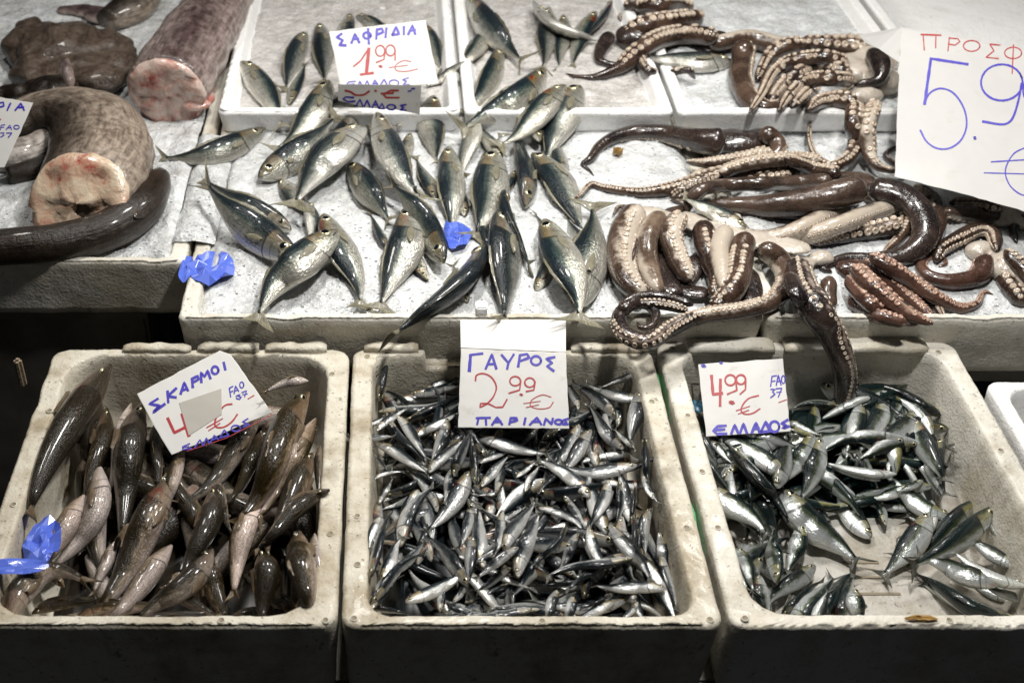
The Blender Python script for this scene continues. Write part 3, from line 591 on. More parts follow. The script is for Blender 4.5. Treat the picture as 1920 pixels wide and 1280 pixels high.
LZ = [(200,765,160,960,0,'B',1.),(246,757,192,945,.02,'RV',.9),(298,785,292,930,0,'B',1.),(345,840,300,975,0,'L',1.1),(600,835,598,945,0,'L',1.),(590,1000,606,1130,0,'LV',1.1),(395,890,440,1010,0,'B',.95),
 (207,684,48,992,-.06,'RB',1.02),(268,756,222,1030,-.03,'RB',1.1),(578,714,492,738,-.08,'UV',1.3),(592,785,470,985,.03,'RV',.95),(500,800,410,960,.05,'B',.9),(578,735,428,1000,.03,'B',1.12),(490,775,322,952,.08,'LB',.95),(585,850,492,1030,.03,'B',1.2),
 (400,912,335,1095,.06,'B',1.3),(215,1015,172,1120,0,'LV',1.2),(328,886,150,1178,.04,'LB',1.),(182,866,78,1078,.17,'LV',1.15),(158,928,40,1085,.06,'LV',1.25),(618,918,468,1044,-.05,'DB',1.05),(395,1050,440,1210,-.05,'B',1.3),(492,938,436,1130,-.08,'LV',1.2),
 (322,1022,170,1185,.05,'LV',1.15),(398,1030,215,1205,.04,'LB',1.1),(490,1034,498,1235,.02,'B',1.3),(560,996,570,1230,.03,'LB',1.25),(-25,1190,185,1105,.30,'UB',1.35)]
LZ[:0] = [(60,1150,200,1120,.05,'B',1.2),(130,1170,330,1130,.05,'UB',1.),(250,1165,420,1150,0,'B',1.1),(420,1170,600,1150,.04,'B',1.1),(120,1100,60,1000,.05,'B',1.2),(300,1100,420,1160,0,'RB',1.2),(560,1160,440,1060,0,'B',1.1),(380,1000,300,860,0,'B',1.1)]
AN = [(685,705,663,805,.03,'R',1.1),(682,722,722,690,0,'RB',1.2),(712,750,736,652,.04,'B',1.15),(690,730,676,812,0,'B',1.),(730,720,775,705,0,'L',1.2),(795,738,868,700,.05,'U',1.),(770,738,862,702,-.12,'UB',1.),(782,742,880,716,0,'U',1.05),(710,772,845,742,-.08,'D',1.05),(686,803,740,772,0,'U',1.),(706,808,770,762,.06,'U',1.1),(778,818,872,766,0,'L',.95),(760,792,890,728,.0,'DB',.95),
 (724,773,808,880,-.05,'LB',.95),(744,780,806,868,.03,'R',.95),(836,782,806,880,.05,'R',1.1),(862,812,900,800,0,'U',1.),(675,815,745,818,-.05,'UB',1.),(612,804,705,842,0,'UB',.8),(700,850,732,886,0,'RB',1.),(706,833,812,890,.02,'U',1.1),(804,886,880,816,.04,'U',1.1),(850,893,888,795,.02,'LB',1.05),(893,908,880,795,0,'B',1.),(1010,800,960,850,0,'U',1.),(1045,800,1020,850,0,'RB',1.2),(900,868,965,838,0,'U',1.),(930,925,950,845,0,'R',1.),(893,820,1038,850,-.03,'U',1.12),(902,912,960,850,.04,'U',1.15),
 (1200,698,1120,728,0,'U',.9),(1085,768,1062,705,0,'R',1.2),(1158,800,1160,735,0,'R',1.1),(1195,735,1182,838,.02,'R',1.35),(1208,748,1090,714,.07,'U',1.15),(1154,786,1065,712,-.07,'UB',1.1),(1222,705,1198,770,0,'B',1.),(1147,836,1094,750,-.04,'L',1.05),(1169,842,1100,752,.05,'R',1.),(1192,845,1150,800,0,'U',1.1),(1086,796,1028,885,.06,'L',1.15),(1108,806,1040,900,.03,'L',1.15),(1165,908,1085,868,.08,'U',1.2),(1092,930,1110,866,0,'L',1.2),(1166,886,1258,846,0,'DB',.75),(1194,872,1040,862,.12,'U',1.05),(1208,822,1226,930,-.05,'B',1.1),
 (968,895,1008,862,0,'U',1.2),(985,922,1012,868,0,'RV',1.3),(1142,900,1100,995,.05,'L',1.1),(1162,902,1152,990,.06,'LB',1.05),(1190,915,1176,990,.03,'B',1.1),(1205,890,1238,948,-.04,'R',1.),(1225,935,1200,890,0,'R',1.),(1058,928,1102,1010,.02,'L',1.),(1010,952,1100,1012,.16,'U',.95),(946,1034,1008,936,.06,'L',1.2),(970,1082,1014,950,.03,'L',1.1),(1062,984,998,1066,.05,'B',.95),(1084,998,1042,1078,.03,'R',1.15),(1105,932,997,858,-.08,'U',1.22),
 (1120,1060,1090,1000,0,'R',1.),(1104,988,1146,1078,-.08,'R',1.1),(1222,952,1210,1050,-.1,'L',1.05),(1144,984,1224,1100,.04,'R',1.05),(1236,998,1256,1110,0,'R',.95),(1240,1035,1268,1150,0,'L',.9),(1204,1046,1272,1175,.0,'LV',.95),(1198,990,1196,1060,0,'B',1.),(1185,965,1195,1050,0,'B',1.),
 (702,898,760,884,.1,'U',1.05),(710,945,738,890,0,'L',1.),(718,940,792,902,0,'U',1.),(785,918,738,990,0,'L',1.2),(820,960,760,878,-.1,'U',.9),(850,876,830,950,0,'R',1.1),(752,1024,822,906,.13,'R',1.1),(882,884,790,1002,.07,'L',1.2),(886,942,856,1035,.04,'L',1.),(905,1064,897,938,.02,'L',1.05),(942,956,920,1050,.06,'L',.95),(940,978,990,948,.04,'U',1.1),(940,922,890,930,0,'U',1.2),(712,968,694,1036,-.1,'L',1.1),(694,1082,738,952,.04,'RB',.95),(714,1090,758,1000,.02,'L',1.15),(748,1072,798,1010,0,'LB',1.25),(690,1148,748,1076,0,'R',1.1),(694,1132,806,1036,.1,'B',.9),
 (885,1006,880,1100,0,'R',1.15),(878,1098,792,1000,-.06,'UB',1.15),(850,1128,884,1086,0,'L',1.2),(958,1064,888,1112,0,'UB',1.1),(972,1026,886,1090,-.03,'U',1.),(760,1128,884,1056,-.07,'U',1.05),(826,1146,832,1090,0,'R',1.3),(955,1094,876,1124,.03,'DB',.9),(1012,1142,830,1140,.08,'D',.8),(1024,1030,952,1124,.04,'LB',1.05),(1100,1090,1000,1094,.04,'B',.8),(1182,1118,982,1116,.12,'U',.7),(1250,1104,1100,1092,.02,'U',.95),(1186,1046,1012,1090,-.05,'D',.8),
 (800,1165,870,1150,0,'U',1.),(850,1180,890,1140,0,'L',1.2),(1005,1162,885,1168,0,'U',.7),(690,1135,770,1152,0,'B',.9),(705,1108,720,1078,0,'R',1.2),(1045,1106,1014,1190,.0,'R',1.15),(1072,1118,1062,1195,0,'R',1.3),(1152,1128,1064,1178,-.03,'U',1.1),(1182,1106,1218,1172,-.06,'R',1.1),(1196,1128,1160,1172,0,'L',1.1),(1150,1112,1085,1140,.05,'B',.8),(1130,1140,1110,1180,0,'B',1.),(930,1150,960,1180,0,'R',1.2)]
SD = [(1790,1004,1692,962,.05,'U',1.),(1905,1062,1800,1002,0,'U',1.1),(1832,1146,1722,1088,0,'UB',1.),(1898,1124,1792,1062,.04,'U',1.),(1884,1016,1850,928,0,'R',1.1),(1705,958,1612,938,0,'U',1.),(1660,985,1640,912,0,'L',1.),(1560,1000,1530,930,0,'LB',1.1),(1305,850,1382,935,0,'B',.95),(1330,824,1378,872,0,'R',1.),(1303,788,1352,885,-.06,'RB',1.1),(1352,1020,1405,1115,0,'R',1.),(1345,935,1452,1015,.0,'B',1.),(1480,790,1545,818,0,'U',1.1),(1575,800,1525,812,0,'U',1.1),(1576,762,1478,772,-.12,'D',.9),(1690,756,1645,795,0,'LB',1.3),(1748,815,1648,742,-.18,'U',.9),(1408,885,1405,960,0,'B',1.),(1420,965,1425,1015,0,'L',1.3),(1480,810,1392,852,0,'DB',1.15),(1525,815,1450,915,.06,'L',1.1),(1425,812,1460,880,0,'B',1.),(1370,882,1394,972,-.13,'LV',1.),
 (1650,900,1540,868,0,'U',.95),(1715,912,1615,932,.05,'U',1.),(1768,822,1776,938,-.15,'RB',1.25),(1662,748,1602,858,.04,'L',1.15),(1612,754,1584,858,.06,'R',1.15),(1724,766,1622,846,.06,'U',1.2),(1720,885,1660,860,0,'B',1.2),(1730,900,1680,925,0,'U',1.2),(1680,888,1535,862,.06,'UV',1.),(1724,832,1598,870,-.1,'DV',.95),(1700,825,1528,860,-.12,'DV',.8),(1713,786,1772,912,.0,'RB',1.15),(1784,968,1645,876,.08,'U',1.),(1830,1005,1812,950,0,'R',1.3),
 (1540,822,1494,945,.05,'L',1.2),(1456,914,1492,808,.05,'L',1.25),(1368,838,1488,992,.03,'LB',.95),(1328,912,1445,1014,.04,'U',1.3),(1500,984,1474,1080,.06,'R',1.25),(1456,1090,1455,980,.04,'RB',1.2),(1380,1028,1416,1115,.06,'R',1.2),(1424,1078,1436,1170,.0,'L',1.25),(1632,1008,1562,888,.05,'R',1.25),(1465,918,1622,1064,-.04,'U',1.25),(1746,938,1664,1042,.2,'LV',.95),
 (1836,940,1686,1056,.04,'UB',1.),(1864,952,1696,1066,.06,'UB',1.),(1744,962,1646,1086,.05,'L',1.2),(1922,1098,1778,1022,.10,'UV',1.1),(1925,1130,1840,1095,0,'U',1.),(1862,1180,1732,1082,.0,'RV',1.05),(1908,1164,1698,1066,.05,'DB',1.),(1876,1092,1706,1036,.02,'U',1.15),(1528,1060,1435,1142,-.05,'U',1.15),(1465,1152,1550,1086,.04,'B',.95),(1480,1178,1570,1072,0,'D',1.1),(1500,1200,1608,1066,.02,'B',1.15),(1560,1195,1606,1072,0,'L',1.1),(1600,1106,1614,1205,.03,'R',1.3),(1520,1190,1556,1100,0,'R',1.)]
WALL = HM[int(gi(0, .90)[0]):int(gi(0, .936)[0]), :].copy(); HM[int(gi(0, .90)[0]):int(gi(0, .936)[0]), :] = -.06
for i, a in enumerate(LZ): fish('lizard', *a, z0=-.05, pen=.4, flex=.8, rank=i / len(LZ))
def filler(sp, n, x0, x1, y0, y1, ln, skip=None):
    for k in range(n):
        for _ in range(30):
            a = random.uniform(0, 6.283); L = ln * random.uniform(.85, 1.1); x, y = random.uniform(x0 + .035, x1 - .035), random.uniform(y0 + .03, y1 - .03)
            e = [(x + sx * math.cos(a) * L / 2, y + sx * math.sin(a) * L / 2) for sx in (-1, 1)]
            if all(x0 < p < x1 and y0 < q < y1 for p, q in e) and not (skip and skip(x, y)): break
        z = float(hget(x, y)); h, t = (px((*p, z)) for p in e)
        fish(sp, *h, *t, random.uniform(-.1, .1), random.choice(('U', 'R', 'L', 'D', 'UB', 'LB', 'RB', 'RV', 'B')), random.uniform(.95, 1.15), z0=z)
filler('anchovy', 36, -.024, .341, .935, 1.392, .118)
for i, a in enumerate(AN): fish('anchovy', *a, rank=.3 + .7 * i / len(AN), z0=-.03, pen=.3, flex=.7)
filler('sardine', 14, .425, .60, .95, 1.40, .14, lambda x, y: x > .50 and y < 1.2); filler('sardine', 8, .60, .795, 1.17, 1.40, .14)
for i, a in enumerate(SD): fish('sardine', *a, rank=.3 + .7 * i / len(SD), z0=-.06, pen=.35, flex=.8)
HMK[:0] = [(612,332,562,262,0,'L',1.),(705,398,664,326,0,'R',1.),(768,348,726,262,.04,'R',1.),(816,374,778,288,0,'L',1.),(872,405,842,318,0,'R',1.),(1062,335,1028,238,0,'L',1.),(1012,265,958,176,0,'R',1.),(905,335,944,246,.04,'L',1.),(588,296,660,236,0,'U',1.),(474,428,418,348,0,'RB',1.),(655,505,618,425,0,'R',1.),(802,525,752,440,0,'L',1.),(878,565,846,488,.05,'R',1.),(1004,545,1046,466,0,'L',1.),(545,300,610,250,0,'UB',1.),(1100,480,1060,400,0,'R',1.),(940,300,890,225,0,'R',1.),(730,470,690,395,0,'LB',1.),(600,305,556,245,0,'U',1.),(742,330,700,262,0,'R',1.),(770,250,735,330,.05,'L',1.),(925,475,890,380,0,'LB',1.),(610,205,560,262,0,'L',1.),(768,205,722,262,0,'U',1.),(965,320,925,390,0,'R',1.),(1055,470,1000,395,0,'LB',1.)]
for i, a in enumerate(HMK): fish('mackerel', *a, rank=i / len(HMK), z0=.06, pen=.4, flex=.8)
# ---------------------------------------------------------------- tubes: eels and octopus arms
def smooth_path(pts, n):
    p = np.array(pts, float); k = np.concatenate(([0], np.cumsum(np.linalg.norm(np.diff(p[:, :2], axis=0), axis=1)))); k /= k[-1]
    m = len(p); T = np.zeros_like(p)
    for i in range(m):
        a, b = max(0, i - 1), min(m - 1, i + 1); T[i] = (p[b] - p[a]) / (k[b] - k[a])
    out = []
    for t in np.linspace(0, 1, n):
        i = min(m - 2, max(0, int(np.searchsorted(k, t, side='right')) - 1)); h = k[i + 1] - k[i]; u = (t - k[i]) / h
        out.append((2*u**3-3*u**2+1)*p[i] + (u**3-2*u**2+u)*h*T[i] + (-2*u**3+3*u**2)*p[i+1] + (u**3-u**2)*h*T[i+1])
    return np.array(out)
def layout(pts, n, z0, flat=1., pen=.25, hang=False, lift=0., zmin=-9., zmax=9., zs=None):
    q = smooth_path(pts, n); z = np.full(n, z0, float)
    if zs is not None: q4 = smooth_path([(a[0], a[1], z_) for a, z_ in zip(pts, zs)], n); z = q4[:, 2]
    for it in range(3 if zs is None else 0):
        P = np.array([at(a[0], a[1], zz) for a, zz in zip(q, z)]); R = q[:, 2] / 2 * np.array([mpp(p) for p in P])
        z = rest(P, R * flat, R, pen=pen, line=False) + lift; z = np.minimum(np.maximum(z, zmin), zmax)
    P = np.array([at(a[0], a[1], zz) for a, zz in zip(q, z)]); R = q[:, 2] / 2 * np.array([mpp(p) for p in P]); return P, R
def tube(name, P, R, vent, mats, parent, flat=1., m=14, suck=None, sm_='sucker', sfrom=.0, sto=1., rough=.0, capflat=False, sscale=.36, seed=0., shear=0.):
    """vent: angle of the sucker side (0 = up, 90 = left of travel)"""
    T, l, n = frames(P); N = len(P); v = np.radians(np.broadcast_to(vent, (N,))) if not np.isscalar(vent) else np.full(N, math.radians(vent))
    Dv = np.cos(v)[:, None] * n + np.sin(v)[:, None] * l; X = np.cross(T, Dv); V, U = [], []
    cu = np.concatenate(([0], np.cumsum(np.linalg.norm(np.diff(P, axis=0), axis=1)))); cu /= cu[-1]
    for i in range(N):
        for k in range(m):
            a = 2 * math.pi * k / m; q = Vector(P[i] * 30) + Vector((math.cos(a), math.sin(a), seed)); g = 1 + rough * mn.noise(q) + rough * .5 * mn.noise(q * 2.7)
            off = (Dv[i] * math.cos(a) + X[i] * math.sin(a)) * R[i] * g; off[2] *= flat
            if shear and i < 9: off = off - unit(P[0] - P[3]) * (shear * off[2] * (1 - i / 9))
            V.append(P[i] + off); U.append((cu[i], 1 - min(a, 2 * math.pi - a) / math.pi))
    f = ringfaces(N, m); fm = [0] * len(f); f += [tuple(range(m - 1, -1, -1)), tuple(range((N - 1) * m, N * m))]; fm += [0, 0]
    if suck:
        s = sfrom * cu[-1] + .001; L = np.sum(np.linalg.norm(np.diff(P, axis=0), axis=1)); pos = sfrom * L; side = 1
        while pos < sto * L:
            t = pos / L; r = np.interp(t, cu, R); I = lambda A: np.array([np.interp(t, cu, A[:, c]) for c in range(3)])
            c0, dv, xv, tv = I(P), unit(I(Dv)), unit(I(X)), unit(I(T)); sr = max(.0007, r * sscale * (1 + .28 * mn.noise(Vector((pos * 140, seed, side)))))
            for sd in ((1, -1) if suck == 2 else (side,)):
                if mn.noise(Vector((pos * 310, seed + 5, sd * 3))) > .42: continue
                an = sd * math.radians(27); nn = dv * math.cos(an) + xv * math.sin(an); off = nn * r * .93; off[2] *= flat; c = c0 + off; e1 = unit(tv - nn * np.dot(tv, nn)); e2 = np.cross(nn, e1); b0 = len(V)
                for rr, hh in ((1.0, -.2), (1.02, .25), (.86, .55), (.6, .58), (.42, .36), (.1, .3)):
                    for k in range(9): a = 2 * math.pi * k / 9; V.append(c + (e1 * math.cos(a) + e2 * math.sin(a)) * sr * rr + nn * sr * hh); U.append((t, .9))
                g_ = ringfaces(6, 9, True, b0); f += g_; fm += [1] * len(g_); f.append(tuple(range(b0 + 45, b0 + 54))); fm.append(1)
            side = -side; pos += sr * (2.15 if suck == 2 else 1.15)
    return mk(name, V, f, [mats, sm_], parent, U, fm)
def blob(name, balls, mat, parent=None, vox=.006, amp=.004, sc=35., uvx=True):
    zm = np.mean([q_[0][2] for q_ in balls]); balls = [((c_[0], c_[1], c_[2] * .5 + zm * .5), r_) for c_, r_ in balls]; b = bmesh.new()
    for (c, r) in balls:
        t = bmesh.ops.create_icosphere(b, subdivisions=3, radius=1)
        for v in t['verts']:
            q = Vector((v.co.x * r[0], v.co.y * r[1], v.co.z * r[2])); n_ = mn.noise((q + Vector(c)) * sc) * amp + mn.noise((q + Vector(c)) * sc * 3) * amp * .3; v.co = Vector(c) + q + v.normal * n_
    me = bpy.data.meshes.new(name); b.to_mesh(me); b.free(); me.materials.append(M[mat]); o = bpy.data.objects.new(name, me); COL.objects.link(o)
    mo = o.modifiers.new('Remesh', 'REMESH'); mo.mode = 'VOXEL'; mo.voxel_size = vox; mo.use_smooth_shade = True
    s_ = o.modifiers.new('Smooth', 'SMOOTH'); s_.iterations = 4; s_.factor = .5
    dg = bpy.context.evaluated_depsgraph_get(); m2 = bpy.data.meshes.new_from_object(o.evaluated_get(dg)); o.modifiers.clear(); o.data = m2
    m2.materials.clear(); m2.materials.append(M[mat]); m2.polygons.foreach_set('use_smooth', [True] * len(m2.polygons))
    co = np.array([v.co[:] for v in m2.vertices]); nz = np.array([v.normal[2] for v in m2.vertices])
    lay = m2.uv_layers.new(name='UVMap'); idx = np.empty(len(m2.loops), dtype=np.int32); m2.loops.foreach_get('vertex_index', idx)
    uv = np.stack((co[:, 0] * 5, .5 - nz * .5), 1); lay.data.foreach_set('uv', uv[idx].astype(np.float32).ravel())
    for c, r in balls:
        P = np.array([(c[0] + dx * r[0], c[1], c[2]) for dx in np.linspace(-.95, .95, 9)]); e = np.sqrt(1 - np.linspace(-.95, .95, 9) ** 2); stamp(P, e * r[2], e * r[1])
    if parent is not None: o.parent = parent
    return o
def pb(x, y, w, h, dz=0., flat=.7, z0=.06, sink=.35):     # ball resting on what is already there
    z = z0
    for _ in range(3): p = at(x, y, z); k = mpp(p); rx, ry, rz = w / 2 * k, h / 2 * k * 1.2, min(w, h) / 2 * k * flat; z = float(np.percentile(hget(np.array([p[0], p[0] - rx * .5, p[0] + rx * .5]), np.array([p[1]] * 3)), 60)) + rz * (1 - sink) + dz
    p = at(x, y, z); return (tuple(p), (rx, ry, rz))
HM = np.maximum(HM, -.5)
# ---- left tray: eels and monkfish
HM[int(gi(0, .90)[0]):int(gi(0, .936)[0]), :] = WALL; HM0 = HM.copy()
def finish(o, label, cat, group=None):
    co = np.array([v.co[:] for v in o.data.vertices]); c = co.mean(0); c[2] = co[:, 2].min(); recentre(o, c); return tag(o, label, cat, group)
def cut_cap(P0, dirv, R, mat, parent, flat=1., hole=True, seed=0., sub='cut_flesh', shear=0.):
    l = unit(np.cross((0, 0, 1.), dirv)); n = np.cross(dirv, l); V, F_ = [], []; rr = (1.02, 1.0, .86, .68, .5, .32, .16, 0.02); m = 36
    for i, r in enumerate(rr):
        for k in range(m):
            a = 2 * math.pi * k / m; q = Vector((math.cos(a) * r * 2.2 + seed, math.sin(a) * r * 2.2, seed)); b = mn.noise(q * 1.3) * .16 + mn.noise(q * 3.) * .09
            dep = (-.03 if i == 0 else .17 - .05 * r) + b * (1 if i else 0) - (.35 * max(0, 1 - ((math.cos(a) * r - .12) ** 2 + (math.sin(a) * r + .25) ** 2) / .08) if hole else 0)
            off = (l * math.cos(a) + n * math.sin(a)) * R * r * (1 + .05 * mn.noise(q * 2)); off[2] *= flat; V.append(P0 + off + dirv * (dep * R - shear * off[2]))
    return mk(sub, V, ringfaces(len(rr), m), mat, parent)
HB = {}
P, R = layout([(15,330,34),(60,318,40),(110,300,36)], 14, .06); o = tube('eel', P, R, 180, 'eel', None, m=18); stamp(P, R, R); finish(o, 'dark eel end half hidden behind the cut off price card at the left edge', 'eel')
P, R = layout([(-60,268,60),(0,290,66),(55,285,60),(95,255,52),(95,215,40)], 24, .06); o = tube('eel', P, R, 180, 'eel_pale', None, m=20, rough=.04); stamp(P, R, R); finish(o, 'pale bellied eel curving beside the large cut eel, under the left price card', 'eel')
# big cut eel
P, R = layout([(150,372,192),(172,338,202),(190,290,196),(178,240,168),(130,212,128),(70,215,104),(10,240,90)], 40, .07, .7, pen=.1)
o = tube('cut_eel', P, R, -72, 'eel_grey', None, .7, m=40, rough=.05, shear=.8); stamp(P, R * .7, R); cut_cap(P[0], unit(P[0] - P[3]), R[0] * .99, 'cut', o, .7, seed=2., shear=.8); finish(o, 'thick grey brown cut eel section showing its round pale cut end toward the viewer', 'eel')
HS = HM.copy(); HM[:] = HM0
P, R = layout([(-80,470,66),(20,462,70),(120,452,72),(205,430,76),(262,392,78),(290,350,62),(302,330,36)], 46, .06, pen=.1); o = tube('whole_eel', P, R, 180, 'eel', None, m=24, rough=.03); stamp(P, R, R)
c = P[38]; fv = []
gd = unit(np.array((.35, -.75, .55))); gx = unit(np.cross(gd, unit(P[40] - P[36]))); gt = unit(P[40] - P[36])
for side in (1, -1):
    for k in range(7):
        f = k / 6; wd = .011 * math.sin(math.pi * (.1 + .85 * f))
        for g_ in (-1, 0, 1): fv.append(c + gd * (R[38] * .97 + side * .0012 + .003 * (g_ == 0)) - gt * (.004 + .034 * f) + gx * (g_ * wd))
mk('pectoral_fin', fv, ringfaces(7, 3, False) + ringfaces(7, 3, False, 21), 'eel', o, [(k / 6, g_ / 2) for _ in (0, 1) for k in range(7) for g_ in range(3)])
finish(o, 'whole brown eel lying along the front rim of the left tray, head bent upward', 'eel')
HM[:] = np.maximum(HM, HS)
# pink cut eel at the back
P, R = layout([(312,168,150),(335,130,152),(365,80,140),(402,20,122),(432,-40,108)], 34, .07, .9, pen=.1)
o = tube('cut_eel', P, R, 165, 'eel_pink', None, .9, m=36, rough=.07, shear=.0); stamp(P, R * .9, R); cut_cap(P[0] + np.array((0, 0, -.004)), unit(P[0] - P[2]), R[0] * .98, 'cut_red', o, .9, False, seed=6., shear=.0)
blob('belly_flap', [pb(382, 168, 56, 60, flat=.5), pb(398, 130, 40, 76, flat=.5), pb(392, 148, 44, 50, flat=.5), pb(376, 182, 56, 40, flat=.5), pb(365, 190, 70, 40, flat=.6), pb(374, 180, 60, 50, flat=.5)], 'cut_red', o, .004, .003, 60)
for c in o.children:
    pass
finish(o, 'pinkish cut eel section with raw red flesh at its end, near the back left', 'eel')
# fish behind, monkfish
P, R = layout([(270,-40,90),(250,10,80),(200,40,50)], 16, .08, .8); o = tube('cut_fish', P, R, 150, 'eel_grey', None, .8, m=24, rough=.05); stamp(P, R * .8, R)
blob('belly_flap', [pb(200, 28, 90, 40, flat=.6), pb(150, 20, 90, 30, flat=.6), pb(176, 24, 80, 34, flat=.6)], 'eel_pink', o, .005, .004, 45); finish(o, 'dark fish with a torn pink belly flap at the top left corner', 'fish')
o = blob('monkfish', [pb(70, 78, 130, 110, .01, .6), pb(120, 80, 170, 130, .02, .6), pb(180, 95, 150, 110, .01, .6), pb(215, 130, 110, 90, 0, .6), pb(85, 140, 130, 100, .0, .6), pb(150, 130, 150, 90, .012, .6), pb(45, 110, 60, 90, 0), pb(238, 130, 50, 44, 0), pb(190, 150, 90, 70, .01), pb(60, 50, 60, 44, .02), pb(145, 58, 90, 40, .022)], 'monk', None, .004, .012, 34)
blob('throat', [pb(98, 165, 105, 70, .012, sink=.3), pb(70, 168, 60, 50, .008), pb(120, 150, 50, 40, .01)], 'eel_grey', o, .004, .006, 50)
fb = at(126, 130, .16); blob('fin', [(tuple(fb + np.array((0, 0, -.01))), (.010, .016, .02)), (tuple(fb + np.array((-.006, .016, .006))), (.009, .018, .016)), (tuple(fb + np.array((.006, -.016, -.022))), (.009, .014, .014))], 'eel_pink', o, .003, .002, 80)
finish(o, 'lumpy brown monkfish head with a small pinkish fin, behind the thick cut eel', 'monkfish')
P, R = layout([(-40,235,40),(5,180,36),(45,172,30)], 12, .06); o = tube('fish_tail', P, R, 180, 'eel', None, m=14); stamp(P, R, R); finish(o, 'dark fish tail poking out beside the monkfish above the left price card', 'fish')
# ---- octopuses
def arm(par, pts, vent, mat='octo', suck=1, sc=.36, flat=.95, n=None, z0=.07, sfrom=0., sto=.97, pen=.25, lift=0., sm_=None, rough=.06, zmin=-9., zmax=9., zs=None):
    pts = [(a, b, w_ * 1.0) for a, b, w_ in pts]; ln = sum(math.dist(pts[i][:2], pts[i + 1][:2]) for i in range(len(pts) - 1)); n = n or max(14, int(ln / 5))
    P, R = layout(pts, n, z0, flat, pen, lift=lift, zmin=zmin, zmax=zmax, zs=zs); v = vent if np.isscalar(vent) else np.interp(np.linspace(0, 1, n), np.linspace(0, 1, len(vent)), vent)
    for i_, g_ in ((0, .3), (1, .68), (2, .9), (-1, .35), (-2, .75)): R[i_] *= g_
    stamp(P, R * flat, R)
    return tube('arm', P, R, v, mat, par, flat, 16, suck, sm_ or ('sucker_red' if mat == 'octo_red' else 'sucker'), sfrom, sto, rough, sscale=sc, seed=len(pts) * 1.7)
OCT = 'octopuses spread over the ice'
def octo(balls, mat, label, arms, name='octopus', group=OCT, vox=.005, amp=.004, bz=None):
    bl = balls(); zm = np.mean([b_[0][2] for b_ in bl]); bl = [((c_[0], c_[1], c_[2] * .35 + zm * .65), r_) for c_, r_ in bl]
    if bz: bl = [(tuple(at(*px(c_), bz)), r_) for c_, r_ in bl]
    o = blob(name, bl, mat, None, vox, amp, 40)
    for a in arms: arm(o, *a[0], **a[1]) if isinstance(a, tuple) and isinstance(a[1], dict) else arm(o, *a)
    finish(o, label, 'octopus', group); return o
A = lambda *a, **k: (a, k)
def zY(x, y, Y): d = ray(x, y); return CH + d[2] * Y / d[1]
# top: brown octopus on the back trays, its arms folded to the left
octo(lambda: [pb(1330, 75, 90, 44, 0, .6), pb(1390, 80, 70, 40), pb(1270, 62, 70, 40), pb(1190, 66, 80, 60, 0, .8)], 'octo_dark', 'brown octopus on the back trays with its bumpy arms pointing left', [
 A([(1330,85,30),(1400,72,34),(1450,85,40),(1480,95,44)], 20, 'octo_pale', suck=0), A([(1395,78,44),(1392,110,42),(1388,150,42),(1405,188,40),(1442,206,34),(1480,190,20)], [100,95,95,90,60], 'octo_pale', sc=.30),
 A([(1145,64,34),(1128,92,26),(1124,112,18),(1150,122,12),(1175,118,7)], 90, 'octo_dark', suck=0), A([(1200,102,16),(1212,130,18),(1240,140,16),(1290,132,14),(1303,148,10)], 0, 'octo_dark'),
 A([(1262,30,44),(1215,26,40),(1178,30,30),(1160,40,18)], 10, 'octo', suck=2), A([(1315,36,40),(1260,42,40),(1205,50,38),(1172,66,30)], 0, 'octo', suck=2), A([(1345,70,36),(1280,66,38),(1228,78,38),(1190,104,36),(1160,128,26),(1118,144,14),(1082,144,8),(1060,138,4)], [20,10,0,-10,0], 'octo', suck=2, sto=.7),
 A([(1240,12,36),(1200,6,38),(1170,12,26)], 0, 'octo_dark', suck=2), A([(1300,14,30),(1250,10,34),(1190,14,26)], 0, 'octo', suck=2)])
octo(lambda: [pb(1640, 110, 90, 70, .004, .8), pb(1600, 130, 70, 90, 0, .6), pb(1655, 150, 70, 70), pb(1620, 185, 70, 40)], 'web', 'octopus with parallel curved arms draped over the back rim beside the large sheet', [
 A([(1560,90,30),(1520,92,34),(1475,88,34),(1440,110,26),(1420,150,16)], 0, 'octo', suck=2), A([(1640,95,40),(1600,88,44),(1550,84,36),(1500,78,24)], 30, 'octo', suck=2), 
 A([(1590,118,26),(1545,108,28),(1490,114,28),(1448,138,26),(1425,182,20),(1405,212,10)], [30,30,20,10], 'octo', suck=2), A([(1592,136,28),(1545,128,30),(1490,140,30),(1455,172,26),(1436,206,14)], [40,30,20], 'octo_dark', suck=2),
 A([(1600,154,28),(1555,148,30),(1505,156,28),(1476,182,24),(1460,208,14)], [40,30,20], 'octo', suck=2), A([(1605,172,26),(1560,168,30),(1512,176,28),(1484,202,18)], [40,30,20], 'octo_dark', suck=2), A([(1610,192,32),(1570,188,34),(1530,194,30),(1516,206,18)], [30,20], 'octo', suck=2),
 A([(1604,195,36),(1600,230,34),(1604,265,30),(1590,298,26),(1558,312,20),(1528,292,14),(1517,255,10),(1522,212,6)], [10,10,0,0,0,0], 'octo', suck=2, zs=[.118,.112,.080,.068,.066,.064,.066,.068]), A([(1640,192,36),(1626,235,34),(1628,280,28),(1645,312,18),(1690,322,10)], [10,10,0], 'octo_pale', suck=2, zs=[.118,.110,.080,.066,.060]),
 A([(1630,95,30),(1650,118,40),(1648,150,24),(1606,158,14)], 180, 'octo_dark', suck=0), A([(1690,270,8),(1660,290,10),(1680,310,12),(1700,318,12)], 0, 'octo_dark', suck=0)])
